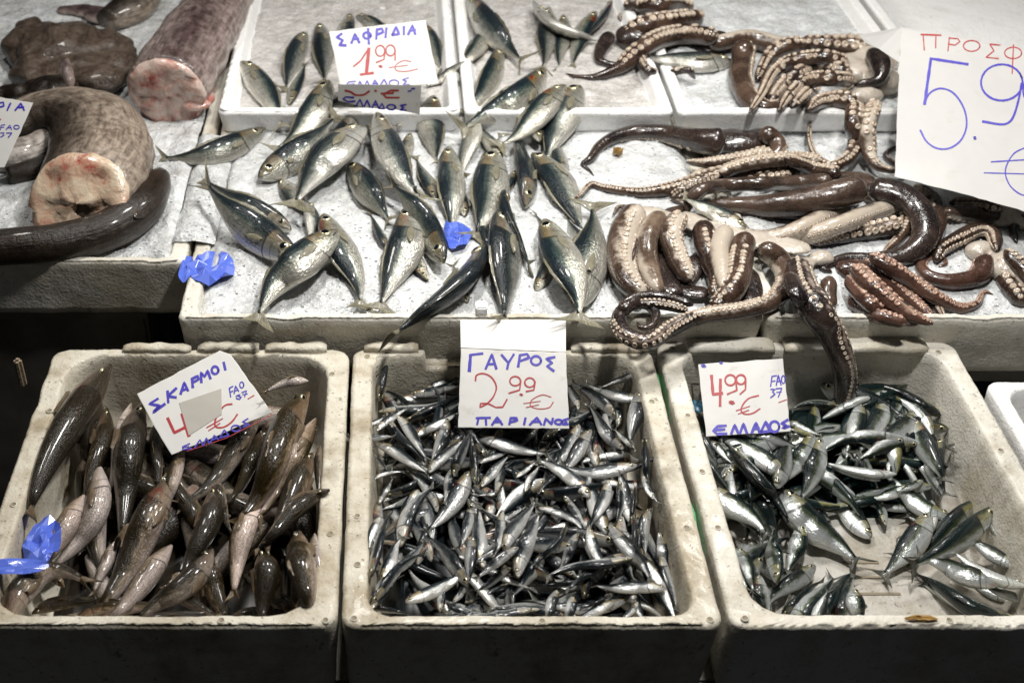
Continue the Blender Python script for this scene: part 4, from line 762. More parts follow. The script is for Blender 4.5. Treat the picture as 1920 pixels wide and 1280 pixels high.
# middle: long dark arm and mantle
octo(lambda: [pb(1380, 266, 120, 62, 0, .6), pb(1330, 268, 80, 60, 0, .55), pb(1425, 262, 60, 60, 0, .6)], 'octo_dark', 'shiny black brown octopus whose long tapering arm arches over bare ice', [
 A([(1360,268,60),(1300,262,46),(1240,250,34),(1180,250,28),(1130,270,22),(1104,300,14),(1092,308,9),(1104,318,5),(1114,330,3)], 150, 'octo_dark', suck=1, sc=.2, sto=.6, sfrom=.15), A([(1425,246,40),(1452,262,34),(1458,288,32),(1420,302,28),(1350,318,26),(1296,332,18)], [150,100,40,0,0], 'octo_pale', sc=.3), A([(1445,285,30),(1400,296,26),(1320,306,18),(1286,304,10)], 0, 'octo_pale', suck=1)])
octo(lambda: [pb(1600, 342, 90, 50, 0, .7), pb(1560, 350, 70, 50), pb(1650, 362, 80, 60)], 'octo_brown', 'large octopus with a smooth brown mantle looping around its pale arms', [
 A([(1500,318,36),(1420,322,42),(1340,336,42),(1270,352,28),(1200,362,20),(1130,352,14),(1108,346,12),(1085,368,8),(1074,376,4)], [0,0,0,0,10], 'octo', suck=2), A([(1480,330,34),(1400,346,38),(1330,360,30),(1260,372,22)], 0, 'octo', suck=2), A([(1540,302,26),(1480,300,30),(1410,306,30),(1350,324,24)], 0, 'octo_pale', suck=2),
 A([(1345,330,22),(1296,346,18),(1262,368,13),(1284,386,8)], 30, 'octo', suck=2), A([(1470,296,20),(1520,316,26),(1575,328,28)], 10, 'octo', suck=2), A([(1655,474,12),(1688,444,20),(1702,408,28),(1690,380,24)], [20,30,40], 'octo', suck=2), A([(1440,404,14),(1500,402,26),(1560,390,30),(1610,370,26)], 20, 'octo_dark', suck=2),
 A([(1715,352,30),(1748,378,36),(1758,412,36),(1748,450,30),(1730,470,20)], [-60,-70,-90], 'octo', suck=2), A([(1690,420,40),(1630,432,36),(1570,442,34),(1520,456,22)], [30,40], 'octo_dark', suck=2), A([(1690,378,24),(1640,398,38),(1580,420,38),(1520,442,34),(1480,452,22)], 80, 'octo_white', suck=1, sc=.2, sfrom=.1), A([(1598,352,36),(1575,388,40),(1520,420,38),(1450,446,36),(1400,440,28),(1386,418,20)], [70,100], 'octo_white', suck=1, sc=.2),
 A([(1620,352,56),(1540,372,56),(1450,386,48),(1380,384,30),(1330,382,18)], 180, 'octo_brown', suck=0), A([(1560,338,30),(1470,344,30),(1380,346,28),(1320,354,26),(1294,376,22),(1288,398,18)], 180, 'octo_brown', suck=0), A([(1290,392,20),(1256,398,18),(1240,412,16),(1250,432,12),(1284,432,6)], 180, 'octo_brown', suck=0),
 A([(1630,352,60),(1690,366,58),(1728,402,54),(1734,446,50),(1700,478,46),(1640,486,34),(1585,484,24),(1545,502,18),(1560,510,12)], 180, 'octo_dark', suck=0, flat=.7)])
fish('mackerel', 1398, 428, 1270, 366, 0, 'U', 1.1, z0=.07)
# foreground: pale arms hanging like fingers
octo(lambda: [pb(1215, 396, 80, 44, .004, .3), pb(1260, 405, 80, 40, .006, .3), pb(1320, 420, 90, 40, .006, .3), pb(1385, 440, 90, 40, .006, .3), pb(1350, 430, 90, 40, 0, .3), pb(1415, 450, 80, 44, 0, .3), pb(1290, 412, 90, 40, 0, .3), pb(1238, 400, 80, 40, 0, .3), pb(1465, 468, 80, 50, 0, .3), pb(1440, 462, 80, 50, .004, .3), pb(1490, 470, 70, 50, .002, .3)], 'web', 'pale foreground octopus whose thick arms hang like fingers, one ending in a spiral', [
 A([(1330,470,35),(1300,500,44),(1280,540,44),(1330,550,35)], 180, 'octo_dark', suck=0, flat=.3, zmin=.044, zmax=.05), A([(1240,470,35),(1250,520,44),(1270,560,35)], 180, 'octo_dark', suck=0, flat=.3, zmin=.044, zmax=.05), A([(1400,500,35),(1410,550,39),(1370,580,26)], 180, 'octo_dark', suck=0, flat=.3, zmin=.044, zmax=.05),  # flat dark underlay, added to paint the shaded interior between the arms
 A([(1196,392,52),(1172,430,55),(1164,478,55),(1174,522,50),(1205,556,36)], [40,40,30,20], 'octo_pale', suck=2, sc=.24, sfrom=.15, zmin=.060, zmax=.074), A([(1240,402,40),(1215,440,42),(1212,480,44),(1222,520,38),(1236,548,24)], [-150,-150,-120], 'octo_white', suck=1, sc=.24, sfrom=.7, zmin=.060, zmax=.074),
 A([(1275,404,44),(1258,440,46),(1268,480,42),(1292,525,34)], [20,20,20], 'octo_pale', suck=2, sc=.26, zmin=.060, zmax=.074), A([(1318,418,44),(1322,455,44),(1336,495,42),(1345,530,34),(1338,556,26)], [20,20,0], 'octo', suck=2, sc=.28, sfrom=.2, zmin=.060, zmax=.074), A([(1362,428,42),(1348,465,40),(1352,505,34),(1358,545,18)], 30, 'octo_white', suck=0, zmin=.060, zmax=.074), A([(1398,440,46),(1388,485,48),(1384,525,46),(1362,560,42),(1334,578,30)], [0,-20,-30,-20], 'octo', suck=2, sc=.27, sfrom=.25, zmin=.060, zmax=.074),
 A([(1300,572,16),(1240,556,21),(1190,558,19),(1160,574,12)], 180, 'octo_dark', suck=0, zmin=.07), A([(1290,582,18),(1230,570,21),(1180,574,16),(1158,590,11)], 20, 'octo_dark', zmin=.066),
 A([(1425,462,40),(1462,490,44),(1474,530,40),(1446,566,35),(1390,582,32),(1330,590,32),(1290,600,30)], [-150,-120,-60,-10,0,0], 'octo_pale', suck=2, sc=.3, sfrom=.35, zmin=.058, zmax=.074),
 A([(1310,592,30),(1252,618,35),(1212,640,36),(1174,628,34),(1160,598,30),(1180,572,26),(1212,570,22),(1230,590,19),(1220,612,15),(1202,614,12),(1194,604,8)], [0,20,60,90,100,110], 'octo_dark', suck=1, sc=.28, sto=.5, zmin=.060, zmax=.068),
 A([(1150,402,7),(1160,388,9),(1186,392,9),(1200,412,9),(1196,450,9),(1180,500,7)], 0, 'octo_brown', suck=0, zmin=.060, zmax=.074)], bz=.063)
octo(lambda: [pb(1500, 492, 60, 40, .004, .6), pb(1540, 486, 50, 34)], 'web', 'octopus with one thick dark arm hanging down over the rim into the sardine crate', [
 A([(1492,492,52),(1505,540,60),(1530,582,60),(1556,622,54),(1577,668,46),(1585,715,42),(1580,775,32)], [20,10,10,0,0,0], 'octo_dark', suck=2, sc=.17, sfrom=.05, n=60, zs=[.062, .070, .072] + [zY(a_, b_, Y_) for a_, b_, Y_ in ((1556, 622, 1.402), (1577, 668, 1.382), (1585, 715, 1.372), (1580, 775, 1.362))]), A([(1480,510,30),(1500,560,36),(1530,590,30)], 180, 'octo_dark', suck=0, flat=.6), A([(1556,520,30),(1552,550,32),(1562,580,20)], 180, 'octo_pale', suck=0)])
octo(lambda: [pb(1605, 500, 80, 50, .004, .7), pb(1640, 500, 60, 44, .002), pb(1630, 545, 70, 50, 0, .6)], 'octo_red', 'reddish octopus fanning its small suckered arms toward the front rim', [
 A([(1590,560,30),(1640,590,30),(1700,606,22)], 20, 'octo_red', suck=2), A([(1700,520,26),(1745,560,24),(1770,600,12)], 0, 'octo_dark', suck=2), A([(1588,520,28),(1620,560,30),(1660,590,26),(1720,608,14)], [20,10], 'octo_red', suck=2), A([(1600,502,34),(1645,545,36),(1695,585,30),(1750,608,12)], [0,0], 'octo_red', suck=2), A([(1625,490,34),(1670,530,34),(1715,568,26),(1752,598,12)], 0, 'octo_red', suck=2),
 A([(1632,480,30),(1690,516,32),(1745,552,28),(1795,578,22),(1830,570,14),(1845,548,10),(1862,552,5)], [10,10,0,0], 'octo_red', suck=2)])
octo(lambda: [pb(1840, 470, 60, 50, .002), pb(1885, 500, 70, 70, 0, .7), pb(1920, 520, 60, 90, 0, .7)], 'web', 'octopus at the right edge with one brown arm curled into a ring', [
 A([(1850,480,40),(1838,515,38),(1790,528,32),(1745,520,26),(1726,500,20),(1738,484,15),(1765,482,11),(1774,494,7),(1760,500,5)], [-120,-120,-100,-90], 'octo_red', suck=1), A([(1870,480,30),(1890,530,36),(1920,570,34)], 0, 'octo', suck=2), A([(1885,470,26),(1930,520,30),(1950,570,26)], 20, 'octo', suck=2)])
octo(lambda: [pb(1885, 405, 90, 50), pb(1920, 415, 70, 40)], 'web', 'pale octopus lying below the large price sheet at the right', [
 A([(1880,392,30),(1830,384,30),(1780,380,22)], 40, 'octo', suck=2), A([(1880,410,34),(1820,402,32),(1770,396,24)], 160, 'octo_pale', suck=1), A([(1870,470,22),(1862,440,28),(1830,432,30),(1790,452,32),(1762,470,26),(1756,490,18)], [60,60,30], 'octo', suck=2, sc=.3), A([(1925,400,20),(1900,430,18),(1906,455,12)], 180, 'octo_dark', suck=0)])
P, R = layout([(1786,611,6),(1805,620,10),(1830,628,9),(1858,624,5)], 16, .05); o = tube('arm_tip', P, R, 180, 'octo', None, m=8); finish(o, 'small brown severed octopus arm tip lying on the right tray rim', 'octopus arm')
# ---------------------------------------------------------------- signs
def homog(name, quad, zs, label, cat='price card', th=.0012, extra=None, mat='paper', up=True):
    """quad: 4+ outline points of the card on the picture; zs: heights of three of them -> plane"""
    a, b, c = (at(*quad[i][:2], z) for i, z in zs); n = unit(np.cross(b - a, c - a)); C0 = np.array((0, 0, CH))
    if np.dot(n, C0 - a) < 0: n = -n
    hit = lambda x, y, o=0.: C0 + ray(x, y) * (np.dot(a + n * o - C0, n) / np.dot(ray(x, y), n))
    smp = [np.mean([np.array(q_, float) for q_ in quad], 0) * (1 - f) + np.array(q_, float) * f for q_ in quad for f in (.3, .6, .9)] + [(np.array(quad[i_], float) + np.array(quad[(i_ + 1) % len(quad)], float)) / 2 for i_ in range(len(quad))]
    for _ in range(60 if up else 0):
        H_ = [hit(*q_) for q_ in smp]; bad = sum(h_[2] < hget(h_[0], h_[1]) + .006 for h_ in H_)
        if bad <= len(smp) * .04: break
        a = a + np.array((0, -.25, 1.)) * .002
    pts = []
    for i in range(len(quad)):
        p, q = np.array(quad[i], float), np.array(quad[(i + 1) % len(quad)], float); k = max(2, int(np.linalg.norm(q - p) / 12))
        for j in range(k):
            f = j / k; w_ = p + (q - p) * f; e = np.array((mn.noise(Vector((w_[0] * .07, w_[1] * .07, 1))), mn.noise(Vector((w_[0] * .07, w_[1] * .07, 9))))) * 1.6 * (0 if j == 0 else 1); pts.append(w_ + e)
    m = len(pts); cen = np.mean(pts, 0); V = [hit(*p) for p in pts] + [hit(*(cen + (p - cen) * .97), .0) for p in pts]
    V = [hit(*p, -th) for p in pts] + [hit(*p, -.0002) for p in pts] + [hit(*(cen + (p - cen) * .985)) for p in pts]
    o = mk(name, V, ringfaces(3, m) + [tuple(range(m - 1, -1, -1)), tuple(range(2 * m, 3 * m))], mat, smooth=False)
    fl = [tuple(p.vertices) for p in o.data.polygons]; tag(o, label, cat, 'handwritten price cards'); o['_n'] = 0; del o['_n']
    return o, hit
def ribbons(name, hit, strokes, mat, parent, off=.0004):
    V, Fc = [], []
    for si, (pts, wd) in enumerate(strokes):
        p = np.array(pts, float); d = np.gradient(p, axis=0); d = unit(d); nn = np.stack((-d[:, 1], d[:, 0]), 1); b0 = len(V); n = len(p); o_ = off + .00003 * (si % 7)
        ww = wd * (.5 + np.array([.14 * mn.noise(Vector((q[0] * .09, q[1] * .09, 3))) for q in p]))
        p[0] -= d[0] * wd * .3; p[-1] += d[-1] * wd * .3
        for i in range(n): V += [hit(*(p[i] - nn[i] * ww[i]), o_), hit(*(p[i] + nn[i] * ww[i]), o_)]
        for i in range(n - 1): Fc.append((b0 + 2 * i, b0 + 2 * i + 1, b0 + 2 * i + 3, b0 + 2 * i + 2))
    return mk(name, V, Fc, mat, parent, smooth=False)
def ell(cx, cy, rx, ry, a0=0., a1=380.): return [(cx + rx * math.cos(math.radians(a0 + (a1 - a0) * k / 26)), cy + ry * math.sin(math.radians(a0 + (a1 - a0) * k / 26))) for k in range(27)]
def strokes(tf, lst, wd):
    out = []
    for s_ in lst:
        wv = wd
        if isinstance(s_, tuple) and isinstance(s_[0], list): s_, wv = s_
        p = [tf(*q) for q in s_]
        if len(p) > 3 and len(p) < 20: p = [tuple(q[:2]) for q in smooth_path(p, len(p) * 5)] if isinstance(s_, list) and s_[0] != s_[-1] and curved(p) else dens(p)
        else: p = dens(p)
        out.append((p, wv))
    return out
def curved(p):
    t = 0
    for i in range(1, len(p) - 1):
        a, b = np.array(p[i]) - p[i - 1], np.array(p[i + 1]) - p[i]; t = max(t, math.degrees(math.acos(max(-1, min(1, np.dot(a, b) / (np.linalg.norm(a) * np.linalg.norm(b) + 1e-9))))))
    return t < 85
def dens(p):
    o = [p[0]]
    for a, b in zip(p[:-1], p[1:]):
        k = max(1, int(math.dist(a, b) / 2.5)); o += [(a[0] + (b[0] - a[0]) * j / k, a[1] + (b[1] - a[1]) * j / k) for j in range(1, k + 1)]
    return o
def dot(x, y, r=4): return [(x - r, y), (x - r / 3, y - r / 3), (x + r / 3, y + r / 3), (x + r, y)]
def card(name, quad, zs, label, tf, blue, red, bw, rw, th=.0012, mat='paper', up=True):
    o, hit = homog(name, quad, zs, label, th=th, mat=mat, up=up)
    for nm, L_, w_ in (('blue', blue, bw), ('red', red, rw)):
        S_ = strokes(tf, L_, w_) if L_ else []; lab = list(range(len(S_)))
        for i_ in range(len(S_)):
            for j_ in range(i_):
                d_ = np.linalg.norm(np.array(S_[i_][0])[:, None] - np.array(S_[j_][0])[None], axis=2).min()
                if d_ < (20 if name != 'price_sheet' else 38):
                    a_, b_ = lab[i_], lab[j_]; lab = [b_ if q_ == a_ else q_ for q_ in lab]
        for g_ in sorted(set(lab)): ribbons(nm + '_lettering', hit, [s_ for s_, q_ in zip(S_, lab) if q_ == g_], nm + '_ink', o)
    c = np.array(o.data.vertices[0].co); recentre(o, c); return o, hit
def ELL(dx): return dx
t2 = lambda X, Y: (400 + X / 3.764, Y / 3.764)
card('price_card', [(634, 158), (790, 160), (787, 215), (740, 206), (692, 203), (634, 189)], [(2, .115), (5, .118), (0, .150)], 'lower white card peeking out beneath the mackerel price card', t2,
 [[(990,690),(935,685),(915,700),(950,720),(1000,715)], [(1010,745),(1035,702),(1055,750)], [(1065,752),(1085,707),(1105,755)], [(1120,762),(1145,712),(1165,762)], [(1128,742),(1160,742)], [(1168,768),(1190,730),(1208,772),(1168,768)], ell(1255,758,30,18), [(1360,740),(1318,745),(1345,760),(1318,778),(1360,780)], [(1375,645),(1395,643)], [(1400,628),(1420,626)]],
 [[(930,640),(970,650),(1000,670),(1060,670),(1100,645)], [(1305,640),(1250,640),(1200,668),(1220,690),(1310,690)], [(1185,662),(1270,658)], [(1140,640),(1150,645)]], 3.2, 3.4)
card('price_card', [(617, 60), (798, 38), (822, 157), (640, 169)], [(2, .135), (3, .130), (0, .205)], 'white card with blue lettering and red price 1.99 on the mackerel pile', t2,
 [[(905,240),(870,265),(915,285),(890,320),(935,322)], [(975,305),(1000,240),(1030,302)], [(985,278),(1025,275)], ell(1085,252,26,22), [(1092,205),(1098,310)], [(1150,275),(1155,210)], [(1155,210),(1190,203),(1200,228),(1158,245)], [(1222,200),(1215,265)], [(1263,248),(1290,190),(1312,243),(1263,248)], [(1345,190),(1345,245)], [(1375,245),(1405,180),(1425,242)], [(1385,218),(1425,214)],
  ([(1003,575),(955,580),(938,603),(960,620),(1005,610)], 2.4), ([(945,600),(995,595)], 2.4), ([(1015,620),(1035,575),(1055,618)], 2.4), ([(1065,615),(1085,570),(1105,615)], 2.4), ([(1120,615),(1140,565),(1165,610)], 2.6), ([(1125,592),(1160,590)], 2.4), ([(1175,610),(1205,560),(1230,605),(1175,610)], 2.6), (ell(1275,587,33,21), 2.4), ([(1378,550),(1335,565),(1365,575),(1338,600),(1382,597)], 2.4)],
 [([(990,470),(1040,430),(1095,345)], 3.), ([(1098,345),(1080,522)], 6.5), ([(1040,527),(1128,516)], 4.5), ell(1178,360,32,38), [(1212,365),(1205,420),(1150,442)], ell(1250,357,32,38), [(1284,357),(1283,425)], (dot(1180,470,8), 4.2), ([(1395,435),(1340,430),(1285,465),(1290,497),(1360,505),(1442,488)], 1.8), ([(1240,478),(1372,462)], 1.6)], 4.6, 2.8)
t6 = lambda X, Y: (1460 + X / 3.765, Y / 3.765)
o6, h6 = card('price_sheet', [(1690, 52), (1990, 108), (1980, 412), (1800, 362), (1677, 331)], [(4, .105), (0, .215), (1, .225)], 'large white paper sheet with big blue price 5.9 and red lettering, at the right', t6,
 [([(1335,455),(1075,415)], 5.), ([(1075,415),(1030,735)], 5.4), ([(1030,735),(1065,660),(1140,625),(1230,655),(1305,760),(1327,880),(1290,985),(1210,1045),(1120,1048),(1045,1000),(1000,920)], 3.4), (dot(1385,975,2), 6.), (ell(1575,583,147,128,-30,345), 3.8), ([(1715,590),(1690,720),(1645,845),(1590,878),(1440,858)], 4.2), ([(1745,1040),(1660,1085),(1605,1180),(1605,1250),(1650,1330),(1740,1380),(1850,1340)], 2.6), ([(1500,1143),(1745,1128)], 2.4), ([(1450,1220),(1745,1228)], 2.2), (ell(1850,640,125,118), 3.6)],
 [([(1005,245),(1145,250)], 3.2), [(1020,250),(1028,355)], [(1110,250),(1108,340)], [(1195,360),(1205,265)], [(1205,270),(1265,275),(1280,295),(1245,320),(1197,312)], ell(1362,325,58,38), [(1565,320),(1490,312),(1520,360),(1463,405),(1552,415)], ell(1655,375,60,40), [(1658,318),(1648,520)], ell(1790,400,50,40)], 2.6, 2.2, .0006, 'paper_sheet')
P6 = [h6(1690, 52), h6(1686, 118)]; fl = [P6[0] + np.array((.0002, .0006, 0)), P6[1] + np.array((.0002, .0006, 0))]; e_ = [at(1610, 66, .205), at(1622, 80, .195), at(1648, 92, .188)]
pts = [fl[0]] + e_ + [fl[1]]; V = [p for p in pts] + [p + np.array((.0, .0008, -.0003)) for p in pts]
f_ = mk('folded_corner', V, [(0, 1, 2, 3, 4), (9, 8, 7, 6, 5)] + [(k, (k + 1) % 5, 5 + (k + 1) % 5, 5 + k) for k in range(5)], 'paper_sheet', smooth=False); under(f_, o6)
t5 = lambda X, Y: (620 + X / 3, 620 + Y / 3)
o5, h5 = card('price_card', [(864, 653), (1061, 661), (1067, 803), (859, 801)], [(0, .050), (1, .050), (2, -.012)], 'white card with blue lettering and red price 2.99 leaning between tray rim and anchovies', t5,
 [([(780,225),(787,137)], 6.), ([(787,135),(855,127)], 4.), [(872,213),(907,132),(932,212)], [(882,188),(925,185)], [(962,135),(1000,180)], [(1030,132),(1000,180),(993,213)], [(1055,200),(1065,137)], [(1065,137),(1105,130),(1118,150),(1065,170)], ell(1155,167,28,25), [(1260,147),(1213,157),(1247,180),(1217,198),(1255,225)],
  [(820,490),(897,488)], [(832,490),(824,525)], [(872,490),(875,528)], [(908,528),(937,487),(965,526)], [(917,512),(958,510)], [(1005,525),(1013,490)], [(1013,490),(1045,490),(1050,503),(1015,512)], [(1096,490),(1088,526)], [(1120,528),(1160,488),(1185,526)], [(1132,512),(1178,510)], [(1200,528),(1210,492),(1243,525),(1250,492)], ell(1282,512,20,13), [(1335,494),(1308,500),(1328,512),(1308,526),(1335,524)]],
 [[(815,280),(820,250),(860,240),(905,262),(932,315),(915,370),(880,410)], [(880,410),(840,430),(843,408),(885,408),(930,430),(968,428),(992,385)], ell(1038,282,30,26), [(1070,280),(1063,332),(1003,350)], ell(1120,290,28,26), [(1150,285),(1143,332),(1100,340)], (dot(1072,358,6), 4.), ([(1240,372),(1190,360),(1130,390),(1125,422),(1170,438),(1230,430),(1252,400)], 1.8), ([(1085,408),(1180,395)], 1.5), ([(1100,430),(1170,415)], 1.5)], 4.6, 2.9)
def facet(name, outline, parent, mat, th=.0008):
    n = len(outline); c = np.mean(outline, 0); V = [np.array(p) for p in outline] + [np.array(p) - np.array((0, -.0004, th)) for p in outline]
    q = mk(name, V, [tuple(range(n)), tuple(range(2 * n - 1, n - 1, -1))] + [(k, n + k, n + (k + 1) % n, (k + 1) % n) for k in range(n)], mat, smooth=False); return under(q, parent) if parent else q
facet('folded_top', [at(863, 599, .0468), at(1061, 599, .0468), np.array(h5(1061, 660)) + (0, 0, .0004), np.array(h5(864, 652)) + (0, 0, .0004)], o5, 'paper')
slb = slab('paper_block', *(lambda a, b: (a[0], b[0], a[1], a[1] + .02))(at(892, 588, .05), at(914, 588, .05)), .04, .06, 'foam_new', None, .002); tag(slb, 'small white polystyrene chip standing behind the middle price card', 'chip')
t4 = lambda X, Y: (300 + X / 4, 640 + Y / 4)
o4, h4 = card('price_card', [(257, 738), (412, 657), (432, 664), (510, 773), (322, 852), (290, 800)], [(0, .006), (1, .030), (4, -.035)], 'tilted white card with a grey patch, lying on the lizardfish at left', t4,
 [[(-16,428),(-80,468),(-4,480),(-52,532),(36,468)], [(57,372),(62,456)], [(122,350),(57,410),(120,418)], [(155,392),(182,307),(210,367)], [(162,367),(205,352)], [(246,342),(240,277)], [(240,280),(283,257),(290,283),(245,307)], [(310,305),(307,232),(335,265),(357,217),(378,277)], ell(413,215,25,28), [(478,157),(490,210)],
  ([(530,415),(520,350),(547,335)], 2.4), ([(524,382),(547,370)], 2.4), ([(556,390),(566,332),(590,372)], 2.4), ([(560,372),(585,360)], 2.2), (ell(613,325,15,22), 2.4), ([(570,410),(600,395),(588,410),(610,415),(597,432),(572,425)], 2.4), ([(615,382),(650,367),(635,412)], 2.4), ([(620,398),(655,392)], 2.2),
  ([(222,765),(170,788),(172,810),(237,800)], 2.8), ([(172,795),(215,785)], 2.4), ([(260,795),(300,735),(322,777)], 2.8), ([(325,777),(347,722),(372,762)], 2.8), ([(377,757),(407,702),(437,732)], 3.), ([(390,737),(430,722)], 2.8), ([(447,722),(482,662),(517,702),(447,722)], 3.), (ell(570,650,35,22), 2.8), ([(660,577),(618,602),(650,612),(622,642),(668,620)], 2.8)],
 [([(58,575),(108,683),(190,642)], 5.5), ([(167,545),(217,705)], 6.5), ([(540,468),(490,477),(450,520),(412,600),(420,640),(480,640),(540,600),(580,545)], 3.2), ([(350,645),(470,577)], 2.2), ([(365,667),(450,612)], 2.2), ([(660,430),(705,403)], 2.), ([(200,822),(500,722),(840,548)], 1.2)], 5., 3.)
ph = [h4(336, 755, .0008), h4(415, 728, .0008), h4(416, 776, .0008), h4(354, 816, .0008)]; pl_ = [h4(336, 755, .0001), h4(415, 728, .0001), h4(416, 776, .0001), h4(354, 816, .0001)]
under(mk('grey_patch', ph + pl_, [(0, 1, 2, 3)] + [(k, (k + 1) % 4, 4 + (k + 1) % 4, 4 + k) for k in range(4)], 'card_grey', smooth=False), o4)
t7 = lambda X, Y: (1220 + X / 2.743, 620 + Y / 2.743)
o7, h7 = card('price_card', [(1309, 683), (1468, 672), (1482, 808), (1324, 818)], [(3, -.055), (2, -.05), (0, -.004)], 'white card with red price 4.99 standing in the sardines at the back left corner', t7,
 [([(617,285),(624,234),(647,230)], 2.6), ([(622,260),(640,257)], 2.4), ([(646,280),(656,227),(671,278)], 2.6), ([(650,260),(668,258)], 2.4), (ell(682,250,9,20), 2.4), ([(618,300),(640,300),(626,313),(640,325),(617,343)], 2.4), ([(645,297),(675,294),(656,340)], 2.4), ([(648,316),(672,313)], 2.2),
  [(387,487),(345,490),(322,513),(342,530),(390,528)], [(328,510),(380,506)], [(415,528),(432,483),(450,525)], [(460,525),(477,477),(495,525)], [(520,525),(542,472),(560,522)], [(527,502),(557,500)], [(566,520),(592,467),(615,515),(566,520)], ell(637,492,24,27), [(705,457),(673,476),(700,486),(678,502),(712,490)], (dot(272,180,7), 6.), (dot(362,165,5), 4.)],
 [([(313,230),(321,327),(368,320)], 5.5), ([(359,250),(357,385)], 5.5), (ell(410,253,27,27), 3.6), ([(438,250),(443,305),(395,325)], 3.4), (ell(464,250,24,24), 3.6), ([(488,250),(488,300),(460,325)], 3.4), (dot(417,368,9), 6.), ([(555,332),(500,350),(465,400),(477,425),(520,425),(562,400)], 2.8), ([(440,410),(510,387)], 2.), ([(450,427),(505,407)], 2.), ([(658,368),(700,353)], 1.8)], 5.2, 3.)
t1 = lambda X, Y: (X / 1.94, Y / 1.94)
card('price_card', [(-40, 176), (62, 193), (8, 314), (-40, 312)], [(3, .105), (1, .185), (0, .180)], 'cut off white card with blue letters at the left edge on the eels', t1,
 [[(-20,402),(-12,378)], [(-12,378),(12,372),(14,386),(-14,394)], [(38,376),(26,402)], [(55,402),(76,376),(88,402)], [(62,392),(86,390)], ([(0,474),(4,456),(18,454)], 2.), ([(3,464),(14,463)], 2.), ([(22,472),(36,455),(42,472)], 2.), ([(27,466),(40,465)], 2.), (ell(60,463,10,7), 2.), ([(2,484),(16,483),(10,489),(16,492),(2,499)], 2.), ([(24,484),(44,484),(30,500)], 2.)], [[(-30,430),(-6,440),(2,434)]], 3.2, 2.4)
# ---------------------------------------------------------------- scraps of blue plastic and other small things
def scrap(name, x, y, w_, h_, label, mat='tape', z=None, seed=0., cat='tape', drape=0., tilt=None):
    zz = .06 if z is None else z
    zz = -.03 if (z is None and y > 660) else zz
    for _ in range(8):
        p = at(x, y, zz)
        if z is None: zz = zz * .3 + .7 * (float(hget(p[0], p[1])) + .006)
    k = mpp(p); n = 7; V = []
    for side in (0, 1):
        for i in range(n):
            for j in range(n):
                u, v = i / (n - 1) - .5, j / (n - 1) - .5; an = math.atan2(v, u); rd = max(abs(u), abs(v)) * (1 + .22 * mn.noise(Vector((math.cos(an) * 1.3 + seed, math.sin(an) * 1.3, 1)))); q = Vector((u * 2.6 + seed, v * 2.6, 5))
                dz = .016 * mn.noise(q) + .012 * abs(mn.noise(q * 1.9)) - .0006 * side
                gx, gy = p[0] + math.cos(an) * rd * w_ * k * 1.1, p[1] + math.sin(an) * rd * h_ * k * 1.6
                V.append((gx, gy, zz + .002 + (dz if z is None else dz * .2)))
    Fc = ringfaces(n, n, False) + [tuple(reversed(f)) for f in ringfaces(n, n, False, n * n)]
    o = mk(name, V, Fc, mat, smooth=False); return finish(o, label, cat)
scrap('plastic_scrap', 398, 506, 80, 62, 'crumpled blue plastic scrap on the left rim of the mackerel tray', seed=1.)
scrap('plastic_scrap', 349, 506, 24, 52, 'narrow blue plastic strip on the corner of the eel tray', z=.046, seed=4.)
scrap('plastic_scrap', 858, 443, 50, 46, 'blue plastic scrap tucked among the mackerel', seed=7.)
scrap('plastic_scrap', 82, 1020, 62, 74, 'blue plastic film stuck to a pale lizardfish near the left edge', seed=11.)
scrap('plastic_scrap', 30, 1064, 110, 26, 'twisted blue plastic strip over the left rim of the lizardfish crate', z=.006, seed=15.)
scrap('plastic_scrap', 1308, 764, 26, 22, 'teal plastic scrap behind the 4.99 price card', 'tape_teal', z=-.04, seed=19.)
scrap('weed_scrap', 1158, 287, 18, 10, 'tiny orange brown scrap on the bare ice beside the black octopus arm', 'weed', seed=23., cat='scrap')
p = at(1735, 1158, 0.); scrap('weed_scrap', 1728, 1160, 60, 8, 'brown wet leaf stuck on the front rim of the sardine crate', 'weed', z=.001, seed=29., cat='leaf')
s_ = slab('wooden_strut', *(lambda a: (a[0] - .006, a[0] + .006, a[1], a[1] + .012))(at(36, 700, -.1)), -.13, -.075, 'wood'); tag(s_, 'small pale wooden strut end in the dark gap at the left', 'strut')
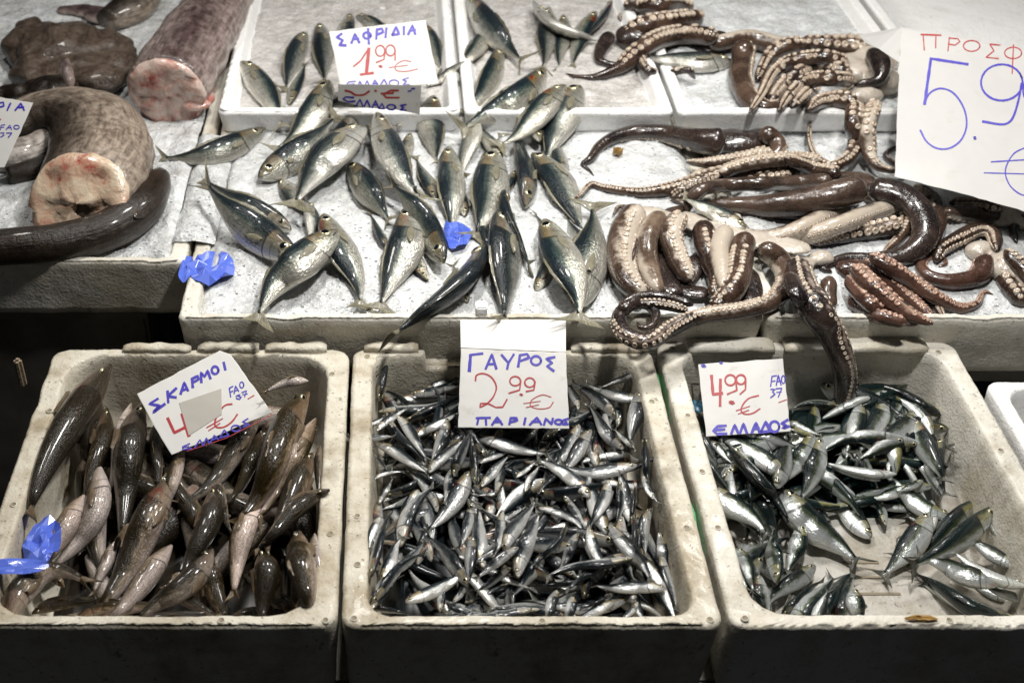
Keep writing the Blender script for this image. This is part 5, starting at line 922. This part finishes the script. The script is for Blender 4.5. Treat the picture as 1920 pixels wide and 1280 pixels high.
# ---------------------------------------------------------------- fish labels
BOX = {'mackerel': (370, 1140, 0, 640), 'anchovy': (680, 1230, 690, 1165), 'sardine': (1300, 1900, 750, 1170), 'lizard': (40, 640, 690, 1165)}
KIND = {'mackerel': 'horse mackerel', 'anchovy': 'anchovy', 'sardine': 'sardine', 'lizard': 'lizardfish'}
GRP = {'mackerel': 'horse mackerel on the ice', 'anchovy': 'anchovies in the middle crate', 'sardine': 'sardines in the right crate', 'lizard': 'lizardfish in the left crate'}
PLACE = {'mackerel': 'on ice', 'anchovy': 'in middle crate', 'sardine': 'in right crate', 'lizard': 'in left crate'}
def direc(a, b):
    an = math.degrees(math.atan2(-(a[1] - b[1]), a[0] - b[0])) % 360
    return ('right', 'back right', 'back', 'back left', 'left', 'front left', 'front', 'front right')[int((an + 22.5) // 45) % 8]
items = []
for o, sp, hp, tp, r, mid in FISH:
    x0, x1, y0, y1 = BOX[sp]; m = ((hp[0] + tp[0]) / 2, (hp[1] + tp[1]) / 2); u, v = (m[0] - x0) / (x1 - x0), (m[1] - y0) / (y1 - y0); rr = abs((math.degrees(r) + 180) % 360 - 180)
    look = {'mackerel': ('dark back up', 'silver side up', 'pale belly up'), 'anchovy': ('black back up', 'silver side up', 'white belly up'), 'sardine': ('green back up', 'silver side up', 'white belly up'), 'lizard': ('brown back up', 'brown side up', 'pale belly up')}[sp][0 if rr < 55 else 1 if rr < 108 else 2]
    ci = min(5, max(0, int(u * 6))); ri = min(5, max(0, int(v * 6)))
    items.append([o, sp, look, direc(hp, tp), ci, ri, m])
CN = ('far left', 'left', 'centre left', 'centre right', 'right', 'far right'); RN = ('backmost row', 'back row', 'upper middle row', 'lower middle row', 'front row', 'frontmost row')
from collections import defaultdict
gd_ = defaultdict(list)
for it in items: gd_[tuple(it[1:6])].append(it)
for key, its in gd_.items():
    its.sort(key=lambda q: q[6][0]); n = len(its)
    for k, (o, sp, look, dr, ci, ri, m) in enumerate(its):
        pre = '' if n == 1 else ({2: ('left ', 'right '), 3: ('left ', 'middle ', 'right ')}.get(n, [f'{w_} ' for w_ in ('first', 'second', 'third', 'fourth', 'fifth', 'sixth', 'seventh')])[k])
        tag(o, f'{pre}{KIND[sp]} {look}, head {dr}, {RN[ri]}, {CN[ci]} {PLACE[sp]}', 'fish', GRP[sp])
